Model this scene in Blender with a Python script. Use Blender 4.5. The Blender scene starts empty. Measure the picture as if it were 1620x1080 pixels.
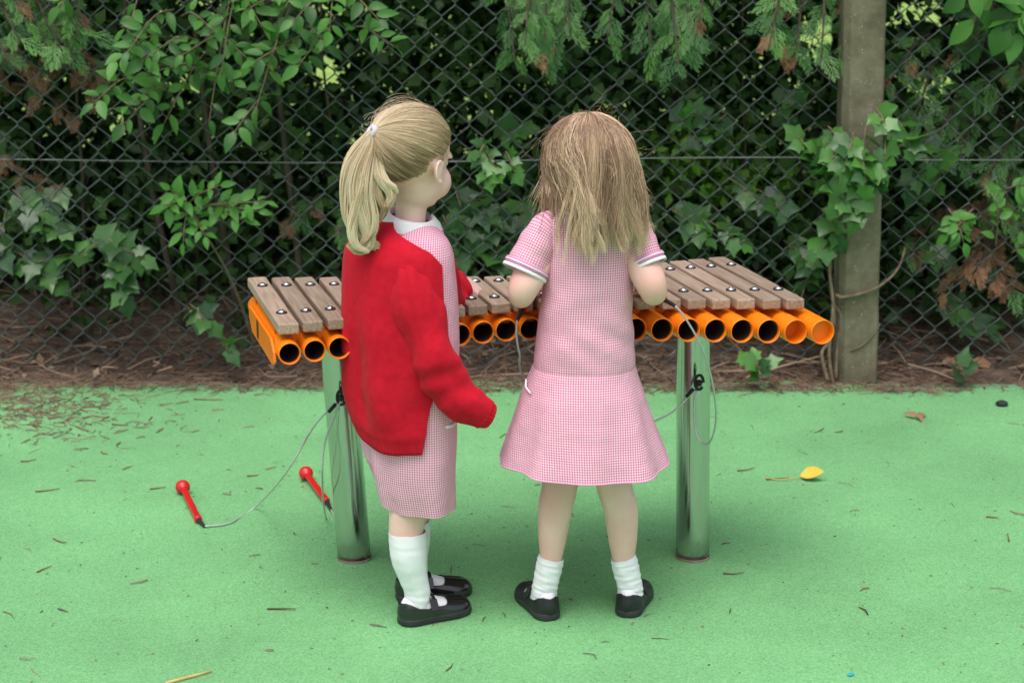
import bpy, bmesh, math, random
import numpy as np
from mathutils import Vector, Matrix, noise as mnoise
random.seed(7); rng = np.random.default_rng(11)
SC = bpy.context.scene; COL = SC.collection
R = math.radians
# ------------------------------------------------------------------ camera, sky, sun, exposure
CAM_Z, FPX, PITCH = 1.51, 3000.0, R(14.0)
cd = bpy.data.cameras.new('camera'); cam = bpy.data.objects.new('camera', cd); COL.objects.link(cam)
cam.location = (0, 0, CAM_Z); cam.rotation_euler = (R(90) - PITCH, 0, 0)
cd.sensor_width = 36; cd.lens = FPX / 1620 * 36; cd.clip_start = 0.05; cd.clip_end = 600
cd.dof.use_dof = True; cd.dof.focus_distance = 3.85; cd.dof.aperture_fstop = 5.6
SC.camera = cam
SUN_EL, SUN_AZ = R(70), R(200)          # high sun behind thin cloud, behind the viewer's left shoulder
wd = bpy.data.worlds.new('World'); SC.world = wd; wd.use_nodes = True
wn = wd.node_tree.nodes; wl = wd.node_tree.links
sky = wn.new('ShaderNodeTexSky'); sky.sky_type = 'NISHITA'; sky.sun_disc = False
sky.sun_elevation = SUN_EL; sky.sun_rotation = SUN_AZ; sky.dust_density = 4; sky.air_density = 1.0; sky.ozone_density = 1.0
hs = wn.new('ShaderNodeHueSaturation'); hs.inputs['Saturation'].default_value = 0.45
wl.new(sky.outputs[0], hs.inputs['Color']); wl.new(hs.outputs[0], wn['Background'].inputs[0])
wn['Background'].inputs[1].default_value = 0.14
sd = bpy.data.lights.new('sun', 'SUN'); sun = bpy.data.objects.new('sun', sd); COL.objects.link(sun)
sd.energy = 1.0; sd.angle = R(45); sd.color = (1, 0.945, 0.92)
sdir = Vector((math.sin(SUN_AZ) * math.cos(SUN_EL), math.cos(SUN_AZ) * math.cos(SUN_EL), math.sin(SUN_EL)))
sun.rotation_euler = sdir.to_track_quat('Z', 'Y').to_euler()
SC.view_settings.view_transform = 'Standard'; SC.view_settings.look = 'None'
SC.view_settings.exposure = 0.66; SC.view_settings.gamma = 1.0
SC.render.engine = 'CYCLES'; SC.cycles.use_denoising = True; SC.cycles.max_bounces = 8

# ------------------------------------------------------------------ pixel -> place
CP, SP = math.cos(PITCH), math.sin(PITCH)
def ray(px, py):
    u, v = (px - 810) / FPX, (540 - py) / FPX
    return Vector((u, CP + v * SP, -SP + v * CP))
def at(px, py, Y):
    d = ray(px, py); t = Y / d.y
    return Vector((d.x * t, Y, CAM_Z + d.z * t))
def onz(px, py, z=0.0):
    d = ray(px, py); t = (z - CAM_Z) / d.z
    return Vector((d.x * t, d.y * t, z))
def ppm(p):                                   # pixels per metre at a point
    return FPX / (p[1] * CP + (CAM_Z - p[2]) * SP)

# ------------------------------------------------------------------ materials
def nodes_of(name):
    m = bpy.data.materials.new(name); m.use_nodes = True
    nt = m.node_tree; return m, nt.nodes, nt.links, nt.nodes['Principled BSDF']
def ramp(n, stops):
    r = n.new('ShaderNodeValToRGB'); e = r.color_ramp.elements
    while len(e) < len(stops): e.new(0.5)
    for k, (p, c) in enumerate(stops): e[k].position = p; e[k].color = (*c, 1)
    return r
def mat(name, c1, c2=None, scale=20, rough=0.6, spec=0.4, metal=0, bump=0, bscale=None, stretch=(1, 1, 1), coord='Object', detail=6, coat=0, sheen=0, wrinkle=None):
    m, n, l, b = nodes_of(name)
    b.inputs['Roughness'].default_value = rough; b.inputs['Specular IOR Level'].default_value = spec
    b.inputs['Metallic'].default_value = metal; b.inputs['Coat Weight'].default_value = coat
    b.inputs['Sheen Weight'].default_value = sheen
    b.inputs['Base Color'].default_value = (*c1, 1)
    if c2 is not None or bump:
        tc = n.new('ShaderNodeTexCoord'); mp = n.new('ShaderNodeMapping'); mp.inputs['Scale'].default_value = stretch
        l.new(tc.outputs[coord], mp.inputs['Vector'])
        if c2 is not None:
            t = n.new('ShaderNodeTexNoise'); t.inputs['Scale'].default_value = scale; t.inputs['Detail'].default_value = detail
            l.new(mp.outputs[0], t.inputs['Vector'])
            r = ramp(n, [(0.3, c1), (0.7, c2)]); l.new(t.outputs['Fac'], r.inputs[0]); l.new(r.outputs[0], b.inputs['Base Color'])
        if bump:
            t2 = n.new('ShaderNodeTexNoise'); t2.inputs['Scale'].default_value = bscale or scale; t2.inputs['Detail'].default_value = 4
            l.new(mp.outputs[0], t2.inputs['Vector'])
            bp = n.new('ShaderNodeBump'); bp.inputs['Strength'].default_value = bump; bp.inputs['Distance'].default_value = 0.01
            l.new(t2.outputs['Fac'], bp.inputs['Height']); l.new(bp.outputs[0], b.inputs['Normal'])
            if wrinkle:
                m2 = n.new('ShaderNodeMapping'); m2.inputs['Rotation'].default_value = (0.0, 0.5, 0.0); m2.inputs['Scale'].default_value = (1, 1, 0.4); l.new(tc.outputs[coord], m2.inputs['Vector'])
                t3 = n.new('ShaderNodeTexNoise'); t3.inputs['Scale'].default_value = wrinkle[0]; t3.inputs['Detail'].default_value = 2.5; t3.inputs['Distortion'].default_value = 0.6
                l.new(m2.outputs[0], t3.inputs['Vector']); b2 = n.new('ShaderNodeBump'); b2.inputs['Strength'].default_value = wrinkle[1]; b2.inputs['Distance'].default_value = wrinkle[2]
                l.new(t3.outputs['Fac'], b2.inputs['Height']); l.new(b2.outputs[0], bp.inputs['Normal'])
    return m
def leaf_mat(name, cols, rough=0.45, trans=0.35, attr=None, spec=0.4):
    m, n, l, b = nodes_of(name)
    b.inputs['Roughness'].default_value = rough; b.inputs['Specular IOR Level'].default_value = spec
    r = ramp(n, [(k / max(1, len(cols) - 1), c) for k, c in enumerate(cols)])
    if attr: a = n.new('ShaderNodeAttribute'); a.attribute_name = attr; src = a.outputs['Fac']
    else: a = n.new('ShaderNodeObjectInfo'); src = a.outputs['Random']
    l.new(src, r.inputs[0])
    tc = n.new('ShaderNodeTexCoord'); t = n.new('ShaderNodeTexNoise'); t.inputs['Scale'].default_value = 30
    l.new(tc.outputs['Object'], t.inputs['Vector'])
    hv = n.new('ShaderNodeHueSaturation'); mr = n.new('ShaderNodeMapRange')
    mr.inputs['To Min'].default_value = 0.7; mr.inputs['To Max'].default_value = 1.3
    l.new(t.outputs['Fac'], mr.inputs['Value']); l.new(mr.outputs[0], hv.inputs['Value']); l.new(r.outputs[0], hv.inputs['Color'])
    l.new(hv.outputs[0], b.inputs['Base Color'])
    if trans:
        tr = n.new('ShaderNodeBsdfTranslucent'); mx = n.new('ShaderNodeMixShader'); mx.inputs[0].default_value = trans
        l.new(hv.outputs[0], tr.inputs['Color']); l.new(b.outputs[0], mx.inputs[1]); l.new(tr.outputs[0], mx.inputs[2])
        l.new(mx.outputs[0], n['Material Output'].inputs['Surface'])
    return m
def gingham_mat():
    m, n, l, b = nodes_of('gingham'); P = 0.0050
    uv = n.new('ShaderNodeUVMap'); sp = n.new('ShaderNodeSeparateXYZ'); l.new(uv.outputs[0], sp.inputs[0])
    outs = []
    for k in (0, 1):
        d = n.new('ShaderNodeMath'); d.operation = 'DIVIDE'; d.inputs[1].default_value = P; l.new(sp.outputs[k], d.inputs[0])
        f = n.new('ShaderNodeMath'); f.operation = 'FRACT'; l.new(d.outputs[0], f.inputs[0])
        g = n.new('ShaderNodeMath'); g.operation = 'GREATER_THAN'; g.inputs[1].default_value = 0.5; l.new(f.outputs[0], g.inputs[0])
        outs.append(g)
    ad = n.new('ShaderNodeMath'); ad.operation = 'ADD'; l.new(outs[0].outputs[0], ad.inputs[0]); l.new(outs[1].outputs[0], ad.inputs[1])
    hf = n.new('ShaderNodeMath'); hf.operation = 'MULTIPLY'; hf.inputs[1].default_value = 0.5; l.new(ad.outputs[0], hf.inputs[0])
    r = ramp(n, [(0.0, (0.83, 0.64, 0.735)), (0.5, (0.70, 0.345, 0.46)), (1.0, (0.58, 0.135, 0.245))])
    l.new(hf.outputs[0], r.inputs[0]); l.new(r.outputs[0], b.inputs['Base Color'])
    b.inputs['Roughness'].default_value = 0.85; b.inputs['Specular IOR Level'].default_value = 0.2
    tc = n.new('ShaderNodeTexCoord'); t = n.new('ShaderNodeTexNoise'); t.inputs['Scale'].default_value = 15; t.inputs['Detail'].default_value = 3
    l.new(tc.outputs['Object'], t.inputs['Vector'])
    bp = n.new('ShaderNodeBump'); bp.inputs['Strength'].default_value = 0.6; bp.inputs['Distance'].default_value = 0.012
    l.new(t.outputs['Fac'], bp.inputs['Height']); l.new(bp.outputs[0], b.inputs['Normal'])
    return m
def rubber_mat():
    m, n, l, b = nodes_of('rubber_surface')
    tc = n.new('ShaderNodeTexCoord')
    v = n.new('ShaderNodeTexVoronoi'); v.inputs['Scale'].default_value = 300; l.new(tc.outputs['Object'], v.inputs['Vector'])
    r = ramp(n, [(0.0, (0.125, 0.35, 0.125)), (0.5, (0.18, 0.45, 0.185)), (1.0, (0.245, 0.54, 0.265))]); l.new(v.outputs['Color'], r.inputs[0])
    t = n.new('ShaderNodeTexNoise'); t.inputs['Scale'].default_value = 1.3; t.inputs['Detail'].default_value = 7; t.inputs['Roughness'].default_value = 0.65
    l.new(tc.outputs['Object'], t.inputs['Vector'])
    mr = n.new('ShaderNodeMapRange'); mr.inputs['From Min'].default_value = 0.3; mr.inputs['From Max'].default_value = 0.7
    mr.inputs['To Min'].default_value = 0.78; mr.inputs['To Max'].default_value = 1.12; l.new(t.outputs['Fac'], mr.inputs['Value'])
    hv = n.new('ShaderNodeHueSaturation'); l.new(r.outputs[0], hv.inputs['Color']); l.new(mr.outputs[0], hv.inputs['Value'])
    v2 = n.new('ShaderNodeTexVoronoi'); v2.inputs['Scale'].default_value = 55; l.new(tc.outputs['Object'], v2.inputs['Vector'])
    r2 = ramp(n, [(0.04, (0.35, 0.35, 0.35)), (0.10, (1, 1, 1))]); l.new(v2.outputs['Distance'], r2.inputs[0])
    mx = n.new('ShaderNodeMix'); mx.data_type = 'RGBA'; mx.blend_type = 'MULTIPLY'; mx.inputs[0].default_value = 0.7
    l.new(hv.outputs[0], mx.inputs[6]); l.new(r2.outputs[0], mx.inputs[7]); l.new(mx.outputs[2], b.inputs['Base Color'])
    b.inputs['Roughness'].default_value = 0.75; b.inputs['Specular IOR Level'].default_value = 0.25
    bp = n.new('ShaderNodeBump'); bp.inputs['Strength'].default_value = 0.5; bp.inputs['Distance'].default_value = 0.003
    l.new(v.outputs['Distance'], bp.inputs['Height']); l.new(bp.outputs[0], b.inputs['Normal'])
    return m
def skin_mat():
    m, n, l, b = nodes_of('skin')
    tc = n.new('ShaderNodeTexCoord'); t = n.new('ShaderNodeTexNoise'); t.inputs['Scale'].default_value = 9; t.inputs['Detail'].default_value = 5
    l.new(tc.outputs['Object'], t.inputs['Vector'])
    r = ramp(n, [(0.3, (0.76, 0.435, 0.375)), (0.7, (0.87, 0.60, 0.535))]); l.new(t.outputs['Fac'], r.inputs[0]); l.new(r.outputs[0], b.inputs['Base Color'])
    b.inputs['Roughness'].default_value = 0.5; b.inputs['Specular IOR Level'].default_value = 0.35
    b.inputs['Subsurface Weight'].default_value = 0.2; b.inputs['Subsurface Radius'].default_value = (1, 0.35, 0.2); b.inputs['Subsurface Scale'].default_value = 0.006
    return m
def hair_mat(name, stops):
    m, n, l, b = nodes_of(name)
    a = n.new('ShaderNodeAttribute'); a.attribute_name = 'tint'
    r = ramp(n, stops); l.new(a.outputs['Fac'], r.inputs[0]); l.new(r.outputs[0], b.inputs['Base Color'])
    b.inputs['Roughness'].default_value = 0.5; b.inputs['Specular IOR Level'].default_value = 0.4
    return m
M = dict(
    rubber=rubber_mat(), gingham=gingham_mat(), skin=skin_mat(),
    lawn=mat('lawn_grass', (0.14, 0.26, 0.04), (0.30, 0.42, 0.09), 3, 0.9, bump=0.4, bscale=90),
    soil=mat('bed_soil', (0.036, 0.026, 0.019), (0.125, 0.088, 0.063), 22, 0.95, bump=1.0, bscale=60),
    needle=leaf_mat('dry_needles', [(0.05, 0.032, 0.022), (0.13, 0.075, 0.045), (0.20, 0.115, 0.065), (0.19, 0.145, 0.105), (0.08, 0.062, 0.05)], 0.8, 0.0, 'tint'),
    bedtwig=leaf_mat('pale_twig', [(0.10, 0.065, 0.045), (0.24, 0.16, 0.10), (0.34, 0.25, 0.16), (0.18, 0.13, 0.10)], 0.85, 0.0, 'tint'),
    twig=leaf_mat('dry_twig', [(0.09, 0.05, 0.03), (0.22, 0.13, 0.07), (0.16, 0.11, 0.08)], 0.85, 0.0),
    bark=mat('bark', (0.035, 0.026, 0.02), (0.10, 0.075, 0.055), 30, 0.9, bump=0.8, stretch=(1, 1, 0.25)),
    vine=mat('vine_bark', (0.13, 0.09, 0.06), (0.26, 0.19, 0.12), 40, 0.85, bump=0.4),
    wire=mat('green_coated_wire', (0.055, 0.068, 0.066), (0.085, 0.10, 0.097), 8, 0.38, 0.5),
    linewire=mat('galvanised_wire', (0.12, 0.13, 0.13), (0.18, 0.19, 0.19), 20, 0.4, 0.5, metal=0.5),
    concrete=None,
    orange=mat('orange_paint', (0.90, 0.225, 0.005), (0.85, 0.19, 0.004), 6, 0.33, 0.5, bump=0.05, bscale=200),
    tubeshade=mat('tube_inside_shade', (0.05, 0.02, 0.008), (0.03, 0.012, 0.006), 10, 0.8),
    bar=None,
    steel=mat('brushed_steel', (0.60, 0.58, 0.59), (0.52, 0.50, 0.51), 5, 0.15, 0.5, metal=1.0, bump=0.03, bscale=400, stretch=(1, 1, 0.02)),
    bolt=mat('bolt_steel', (0.72, 0.72, 0.72), None, 5, 0.18, 0.5, metal=1.0),
    blackrubber=mat('black_rubber', (0.012, 0.012, 0.012), (0.025, 0.025, 0.025), 60, 0.6),
    redplastic=mat('red_plastic', (0.62, 0.012, 0.016), (0.52, 0.008, 0.012), 12, 0.35, 0.5),
    cable=mat('steel_cable', (0.45, 0.47, 0.48), (0.6, 0.62, 0.63), 300, 0.38, 0.5, metal=0.35),
    cardigan=mat('red_knit', (0.47, 0.005, 0.018), (0.55, 0.008, 0.025), 60, 0.85, 0.15, bump=0.05, bscale=500, sheen=0.03, wrinkle=(8, 0.35, 0.03)),
    white=mat('white_cotton', (0.79, 0.78, 0.81), (0.84, 0.83, 0.86), 40, 0.85, 0.2, bump=0.2, bscale=260),
    sock=mat('white_knit', (0.79, 0.785, 0.82), (0.84, 0.83, 0.86), 30, 0.9, 0.15, bump=0.1, bscale=300, stretch=(1, 1, 0.3)),
    pinkstripe=mat('pink_stripe', (0.66, 0.30, 0.46), (0.6, 0.25, 0.42), 60, 0.85),
    patent=mat('black_patent', (0.008, 0.008, 0.009), (0.014, 0.014, 0.016), 10, 0.17, 0.5, coat=0.5, bump=0.12, bscale=45),
    matteblack=mat('black_leather', (0.011, 0.012, 0.014), (0.022, 0.022, 0.024), 14, 0.42, 0.45, bump=0.15, bscale=60),
    sole=mat('shoe_sole', (0.02, 0.02, 0.022), (0.04, 0.04, 0.042), 40, 0.6),
    eye=mat('eye_white', (0.75, 0.74, 0.72), None, rough=0.2), iris=mat('iris', (0.08, 0.12, 0.16), None, rough=0.15),
    lip=mat('lip', (0.55, 0.2, 0.18), None, rough=0.45),
    lilac=mat('lilac_band', (0.55, 0.5, 0.62), (0.65, 0.6, 0.7), 40, 0.8),
    yellow=mat('yellow_leaf', (0.62, 0.40, 0.03), (0.75, 0.55, 0.08), 25, 0.6),
    straw=mat('straw', (0.62, 0.40, 0.12), (0.7, 0.5, 0.2), 25, 0.7),
    teal=mat('teal_plastic', (0.02, 0.35, 0.42), None, rough=0.5),
    brownleaf=mat('brown_leaf', (0.22, 0.10, 0.05), (0.34, 0.19, 0.11), 30, 0.8),
    stone=mat('dark_stone', (0.012, 0.012, 0.013), (0.03, 0.03, 0.03), 30, 0.8, bump=0.4),
    hairA=hair_mat('blonde_hair', [(0, (0.19, 0.115, 0.065)), (0.35, (0.43, 0.30, 0.175)), (0.7, (0.68, 0.515, 0.32)), (1, (0.87, 0.745, 0.54))]),
    hairB=hair_mat('light_brown_hair', [(0, (0.13, 0.07, 0.043)), (0.4, (0.32, 0.20, 0.13)), (0.75, (0.55, 0.375, 0.24)), (1, (0.78, 0.59, 0.40))]),
    leaf=leaf_mat('privet_leaf', [(0.03, 0.105, 0.02), (0.055, 0.18, 0.03), (0.10, 0.28, 0.05), (0.045, 0.14, 0.04)], 0.42, 0.3),
    leafbright=leaf_mat('young_leaf', [(0.07, 0.23, 0.035), (0.10, 0.30, 0.045), (0.13, 0.34, 0.07)], 0.45, 0.35),
    ivy=leaf_mat('ivy_leaf', [(0.02, 0.065, 0.02), (0.035, 0.10, 0.026), (0.06, 0.16, 0.03), (0.03, 0.085, 0.03)], 0.40, 0.12, spec=0.55),
    ivybright=leaf_mat('ivy_leaf_young', [(0.035, 0.125, 0.02), (0.06, 0.185, 0.03), (0.10, 0.27, 0.045), (0.03, 0.095, 0.028)], 0.38, 0.15, spec=0.55),
    conifer=leaf_mat('conifer_spray', [(0.035, 0.12, 0.03), (0.06, 0.18, 0.04), (0.13, 0.31, 0.07), (0.07, 0.16, 0.04)], 0.55, 0.15),
    deadspray=leaf_mat('dead_conifer_spray', [(0.16, 0.075, 0.035), (0.26, 0.13, 0.065), (0.20, 0.12, 0.07)], 0.8, 0.1),
    hedge=leaf_mat('hedge_leaf', [(0.02, 0.052, 0.014), (0.034, 0.085, 0.02), (0.065, 0.14, 0.028), (0.04, 0.06, 0.022)], 0.5, 0.2, 'tint'),
    sunleaf=leaf_mat('sunlit_look_leaf', [(0.13, 0.32, 0.035), (0.22, 0.46, 0.06), (0.28, 0.5, 0.10)], 0.5, 0.45, 'tint'),
    crown=leaf_mat('shade_crown_leaf', [(0.03, 0.09, 0.03), (0.05, 0.13, 0.04)], 0.5, 0.25, 'tint'),
)
def concrete_mat():
    m, n, l, b = nodes_of('old_concrete'); tc = n.new('ShaderNodeTexCoord')
    t = n.new('ShaderNodeTexNoise'); t.inputs['Scale'].default_value = 6; t.inputs['Detail'].default_value = 9; t.inputs['Roughness'].default_value = 0.7
    l.new(tc.outputs['Object'], t.inputs['Vector'])
    r = ramp(n, [(0.3, (0.085, 0.075, 0.045)), (0.5, (0.17, 0.15, 0.10)), (0.72, (0.27, 0.25, 0.19))]); l.new(t.outputs['Fac'], r.inputs[0])
    v = n.new('ShaderNodeTexVoronoi'); v.inputs['Scale'].default_value = 95; l.new(tc.outputs['Object'], v.inputs['Vector'])
    r2 = ramp(n, [(0.10, (1, 1, 1)), (0.25, (0, 0, 0))]); l.new(v.outputs['Distance'], r2.inputs[0])
    v3 = n.new('ShaderNodeTexNoise'); v3.inputs['Scale'].default_value = 40; l.new(tc.outputs['Object'], v3.inputs['Vector'])
    r3 = ramp(n, [(0.5, (0, 0, 0)), (0.62, (1, 1, 1))]); l.new(v3.outputs['Fac'], r3.inputs[0])
    mu = n.new('ShaderNodeMath'); mu.operation = 'MULTIPLY'; l.new(r2.outputs[0], mu.inputs[0]); l.new(r3.outputs[0], mu.inputs[1])
    mx = n.new('ShaderNodeMix'); mx.data_type = 'RGBA'; mx.inputs[7].default_value = (0.46, 0.41, 0.31, 1)
    l.new(mu.outputs[0], mx.inputs[0]); l.new(r.outputs[0], mx.inputs[6]); l.new(mx.outputs[2], b.inputs['Base Color'])
    b.inputs['Roughness'].default_value = 0.9; b.inputs['Specular IOR Level'].default_value = 0.2
    bp = n.new('ShaderNodeBump'); bp.inputs['Strength'].default_value = 0.5; bp.inputs['Distance'].default_value = 0.006
    l.new(t.outputs['Fac'], bp.inputs['Height']); l.new(bp.outputs[0], b.inputs['Normal'])
    return m
M['concrete'] = concrete_mat()
def bar_mat():
    m, n, l, b = nodes_of('weathered_wood'); tc = n.new('ShaderNodeTexCoord'); oi = n.new('ShaderNodeObjectInfo')
    mp = n.new('ShaderNodeMapping'); mp.inputs['Scale'].default_value = (1, 0.05, 1)
    ad = n.new('ShaderNodeVectorMath'); ad.operation = 'ADD'; l.new(tc.outputs['Object'], ad.inputs[0]); l.new(oi.outputs['Random'], ad.inputs[1])
    l.new(ad.outputs[0], mp.inputs['Vector'])
    t = n.new('ShaderNodeTexNoise'); t.inputs['Scale'].default_value = 190; t.inputs['Detail'].default_value = 5; l.new(mp.outputs[0], t.inputs['Vector'])
    r = ramp(n, [(0.3, (0.235, 0.16, 0.11)), (0.5, (0.33, 0.24, 0.178)), (0.72, (0.41, 0.32, 0.25))]); l.new(t.outputs['Fac'], r.inputs[0])
    hv = n.new('ShaderNodeHueSaturation'); mr = n.new('ShaderNodeMapRange'); mr.inputs['To Min'].default_value = 0.85; mr.inputs['To Max'].default_value = 1.15
    l.new(oi.outputs['Random'], mr.inputs['Value']); l.new(mr.outputs[0], hv.inputs['Value']); l.new(r.outputs[0], hv.inputs['Color'])
    l.new(hv.outputs[0], b.inputs['Base Color']); b.inputs['Roughness'].default_value = 0.55
    bp = n.new('ShaderNodeBump'); bp.inputs['Strength'].default_value = 0.25; bp.inputs['Distance'].default_value = 0.002
    l.new(t.outputs['Fac'], bp.inputs['Height']); l.new(bp.outputs[0], b.inputs['Normal'])
    return m
M['bar'] = bar_mat()

# ------------------------------------------------------------------ mesh helpers
def tag(o, label=None, cat=None, group=None, kind=None):
    if label: o['label'] = label
    if cat: o['category'] = cat
    if group: o['group'] = group
    if kind: o['kind'] = kind
    return o
def empty(name, loc, label, cat, group=None):
    o = bpy.data.objects.new(name, None); COL.objects.link(o); o.location = loc; o.empty_display_size = 0.05
    return tag(o, label, cat, group)
def setpar(o, parent):                         # every matrix_basis is kept in world space
    if parent is not None:
        o.parent = parent; o.matrix_parent_inverse = parent.matrix_basis.inverted()
def link(name, me, material, parent=None, mtx=None):
    o = bpy.data.objects.new(name, me); COL.objects.link(o)
    if material is not None and len(me.materials) == 0: me.materials.append(material)
    if mtx is not None: o.matrix_basis = mtx
    setpar(o, parent)
    return o
class MB:
    def __init__(s): s.v = []; s.f = []; s.uv = []; s.t = []
    def add(s, v, f, uv=None, t=None):
        o = len(s.v); s.v.extend([tuple(p) for p in v]); s.f.extend([tuple(i + o for i in q) for q in f])
        s.uv.extend(uv if uv is not None else [[(0, 0)] * len(q) for q in f])
        s.t.extend(t if t is not None else [0.5] * len(v)); return s
    def mesh(s, name, smooth=True):
        me = bpy.data.meshes.new(name); me.from_pydata(s.v, [], s.f); me.validate(clean_customdata=False)
        if smooth: me.polygons.foreach_set('use_smooth', [True] * len(me.polygons))
        if any(u for u in s.uv) and len(me.polygons) == len(s.f):
            ul = me.uv_layers.new(name='UVMap'); flat = [c for q in s.uv for p in q for c in p]
            if len(flat) == 2 * len(me.loops): ul.data.foreach_set('uv', flat)
        a = me.attributes.new('tint', 'FLOAT', 'POINT'); a.data.foreach_set('value', s.t[:len(me.vertices)])
        me.update(); return me
    def build(s, name, material, parent=None, smooth=True, mtx=None):
        return link(name, s.mesh(name, smooth), material, parent, mtx)
def catmull(P, n):
    P = np.asarray(P, float); Q = np.vstack([2 * P[0] - P[1], P, 2 * P[-1] - P[-2]]); out = []
    m = len(P) - 1
    for k in range(n):
        x = k / (n - 1) * m; i = min(int(x), m - 1); t = x - i
        a, b, c, d = Q[i], Q[i + 1], Q[i + 2], Q[i + 3]
        out.append(0.5 * (2 * b + (c - a) * t + (2 * a - 5 * b + 4 * c - d) * t * t + (3 * b - a - 3 * c + d) * t ** 3))
    return np.array(out)
def frames(P, up=None):
    P = np.asarray(P, float); T = np.gradient(P, axis=0); T /= np.linalg.norm(T, axis=1)[:, None] + 1e-12
    u = np.array(up if up is not None else ((0, 0, 1) if abs(T[0][2]) < 0.9 else (1, 0, 0)), float)
    A = []; B = []
    for t in T:
        u = u - t * np.dot(u, t); u /= np.linalg.norm(u) + 1e-12; A.append(u.copy()); B.append(np.cross(t, u))
    return T, np.array(A), np.array(B)
def grid_faces(nr, nc, wrap=True):
    f = []
    for i in range(nr - 1):
        for j in range(nc if wrap else nc - 1):
            k = (j + 1) % nc; f.append((i * nc + j, i * nc + k, (i + 1) * nc + k, (i + 1) * nc + j))
    return f
def tube(path, rad, sides=10, cap=True, up=None, disp=None, flat=1.0):
    """swept tube; rad scalar/array; disp(i,t,angle)->extra radius; returns v,f,uv"""
    P = np.asarray(path, float); n = len(P); rad = np.broadcast_to(np.asarray(rad, float), (n,))
    T, A, B = frames(P, up); L = np.concatenate([[0], np.cumsum(np.linalg.norm(np.diff(P, axis=0), axis=1))])
    v = []; a = np.arange(sides) / sides * 2 * math.pi
    for i in range(n):
        for j in range(sides):
            r = rad[i] + (disp(i / (n - 1), a[j]) if disp else 0)
            v.append(P[i] + A[i] * math.cos(a[j]) * r + B[i] * math.sin(a[j]) * r * flat)
    f = grid_faces(n, sides); mr = float(np.mean(rad)); w = 2 * math.pi * mr / sides
    uv = [[(j * w, L[i]), ((j + 1) * w, L[i]), ((j + 1) * w, L[i + 1]), (j * w, L[i + 1])] for i in range(n - 1) for j in range(sides)]
    if cap:
        f.append(tuple(reversed(range(sides)))); uv.append([(0, 0)] * sides)
        f.append(tuple((n - 1) * sides + j for j in range(sides))); uv.append([(0, 0)] * sides)
    return v, f, uv
def capsule(pts, rads, sides=14, n=None):
    """rounded limb through pts"""
    D = np.hstack([np.asarray(pts, float), np.asarray(rads, float)[:, None]]); D = catmull(D, n or 8 * len(pts))
    P, r = D[:, :3], np.maximum(D[:, 3], 0.0015)
    t0 = P[0] - P[1]; t0 /= np.linalg.norm(t0); t1 = P[-1] - P[-2]; t1 /= np.linalg.norm(t1)
    hs = [(math.cos(a), math.sin(a)) for a in (0.1, 0.45, 0.85, 1.25)]
    pre = [P[0] + t0 * r[0] * c for c, s in hs]; prer = [r[0] * s for c, s in hs]
    post = [P[-1] + t1 * r[-1] * c for c, s in reversed(hs)]; postr = [r[-1] * s for c, s in reversed(hs)]
    return tube(np.vstack([pre, P, post]), np.concatenate([prer, r, postr]), sides)
def ellipsoid(c, r, rot=None, nu=24, nv=16):
    v = []; f = []
    c = np.asarray(c, float); r = np.asarray(r, float)
    for i in range(nv + 1):
        th = math.pi * i / nv
        for j in range(nu):
            ph = 2 * math.pi * j / nu
            p = np.array((math.sin(th) * math.cos(ph), math.sin(th) * math.sin(ph), math.cos(th))) * r
            if rot is not None: p = np.array(rot @ Vector(p))
            v.append(p + c)
    return v, grid_faces(nv + 1, nu), None
def lathe(prof, sides=24):
    v = [(r * math.cos(2 * math.pi * j / sides), r * math.sin(2 * math.pi * j / sides), z) for r, z in prof for j in range(sides)]
    return v, grid_faces(len(prof), sides), None
def box(x0, x1, y0, y1, z0, z1):
    v = [(x, y, z) for x in (x0, x1) for y in (y0, y1) for z in (z0, z1)]
    return v, [(0, 1, 3, 2), (4, 6, 7, 5), (0, 4, 5, 1), (2, 3, 7, 6), (0, 2, 6, 4), (1, 5, 7, 3)], None
def bevel_mesh(me, w, seg=2):
    bm = bmesh.new(); bm.from_mesh(me); bmesh.ops.remove_doubles(bm, verts=bm.verts, dist=1e-6)
    bmesh.ops.bevel(bm, geom=bm.edges[:], offset=w, segments=seg, affect='EDGES', profile=0.5); bm.to_mesh(me); bm.free(); me.update(); return me
def apply_mods(o, mods):
    """evaluate modifiers into the object's own mesh"""
    for typ, kw in mods:
        m = o.modifiers.new(typ, typ)
        for k, x in kw.items(): setattr(m, k, x)
    dg = bpy.context.evaluated_depsgraph_get(); dg.update()
    me = bpy.data.meshes.new_from_object(o.evaluated_get(dg)); old = o.data
    o.modifiers.clear(); o.data = me; bpy.data.meshes.remove(old)
    me.polygons.foreach_set('use_smooth', [True] * len(me.polygons)); return o
def big_mesh(name, V, F, tint):
    """V (n,3), F (m,k) arrays"""
    me = bpy.data.meshes.new(name); k = F.shape[1]
    me.vertices.add(len(V)); me.vertices.foreach_set('co', V.astype(np.float32).ravel())
    me.loops.add(F.size); me.loops.foreach_set('vertex_index', F.astype(np.int32).ravel())
    me.polygons.add(len(F)); me.polygons.foreach_set('loop_start', (np.arange(len(F)) * k).astype(np.int32))
    a = me.attributes.new('tint', 'FLOAT', 'POINT'); a.data.foreach_set('value', np.asarray(tint, np.float32))
    me.update(calc_edges=True); return me
def fbm(p, s=1.0): return mnoise.fractal(Vector(p) * s, 1.0, 2.0, 4)
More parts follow.
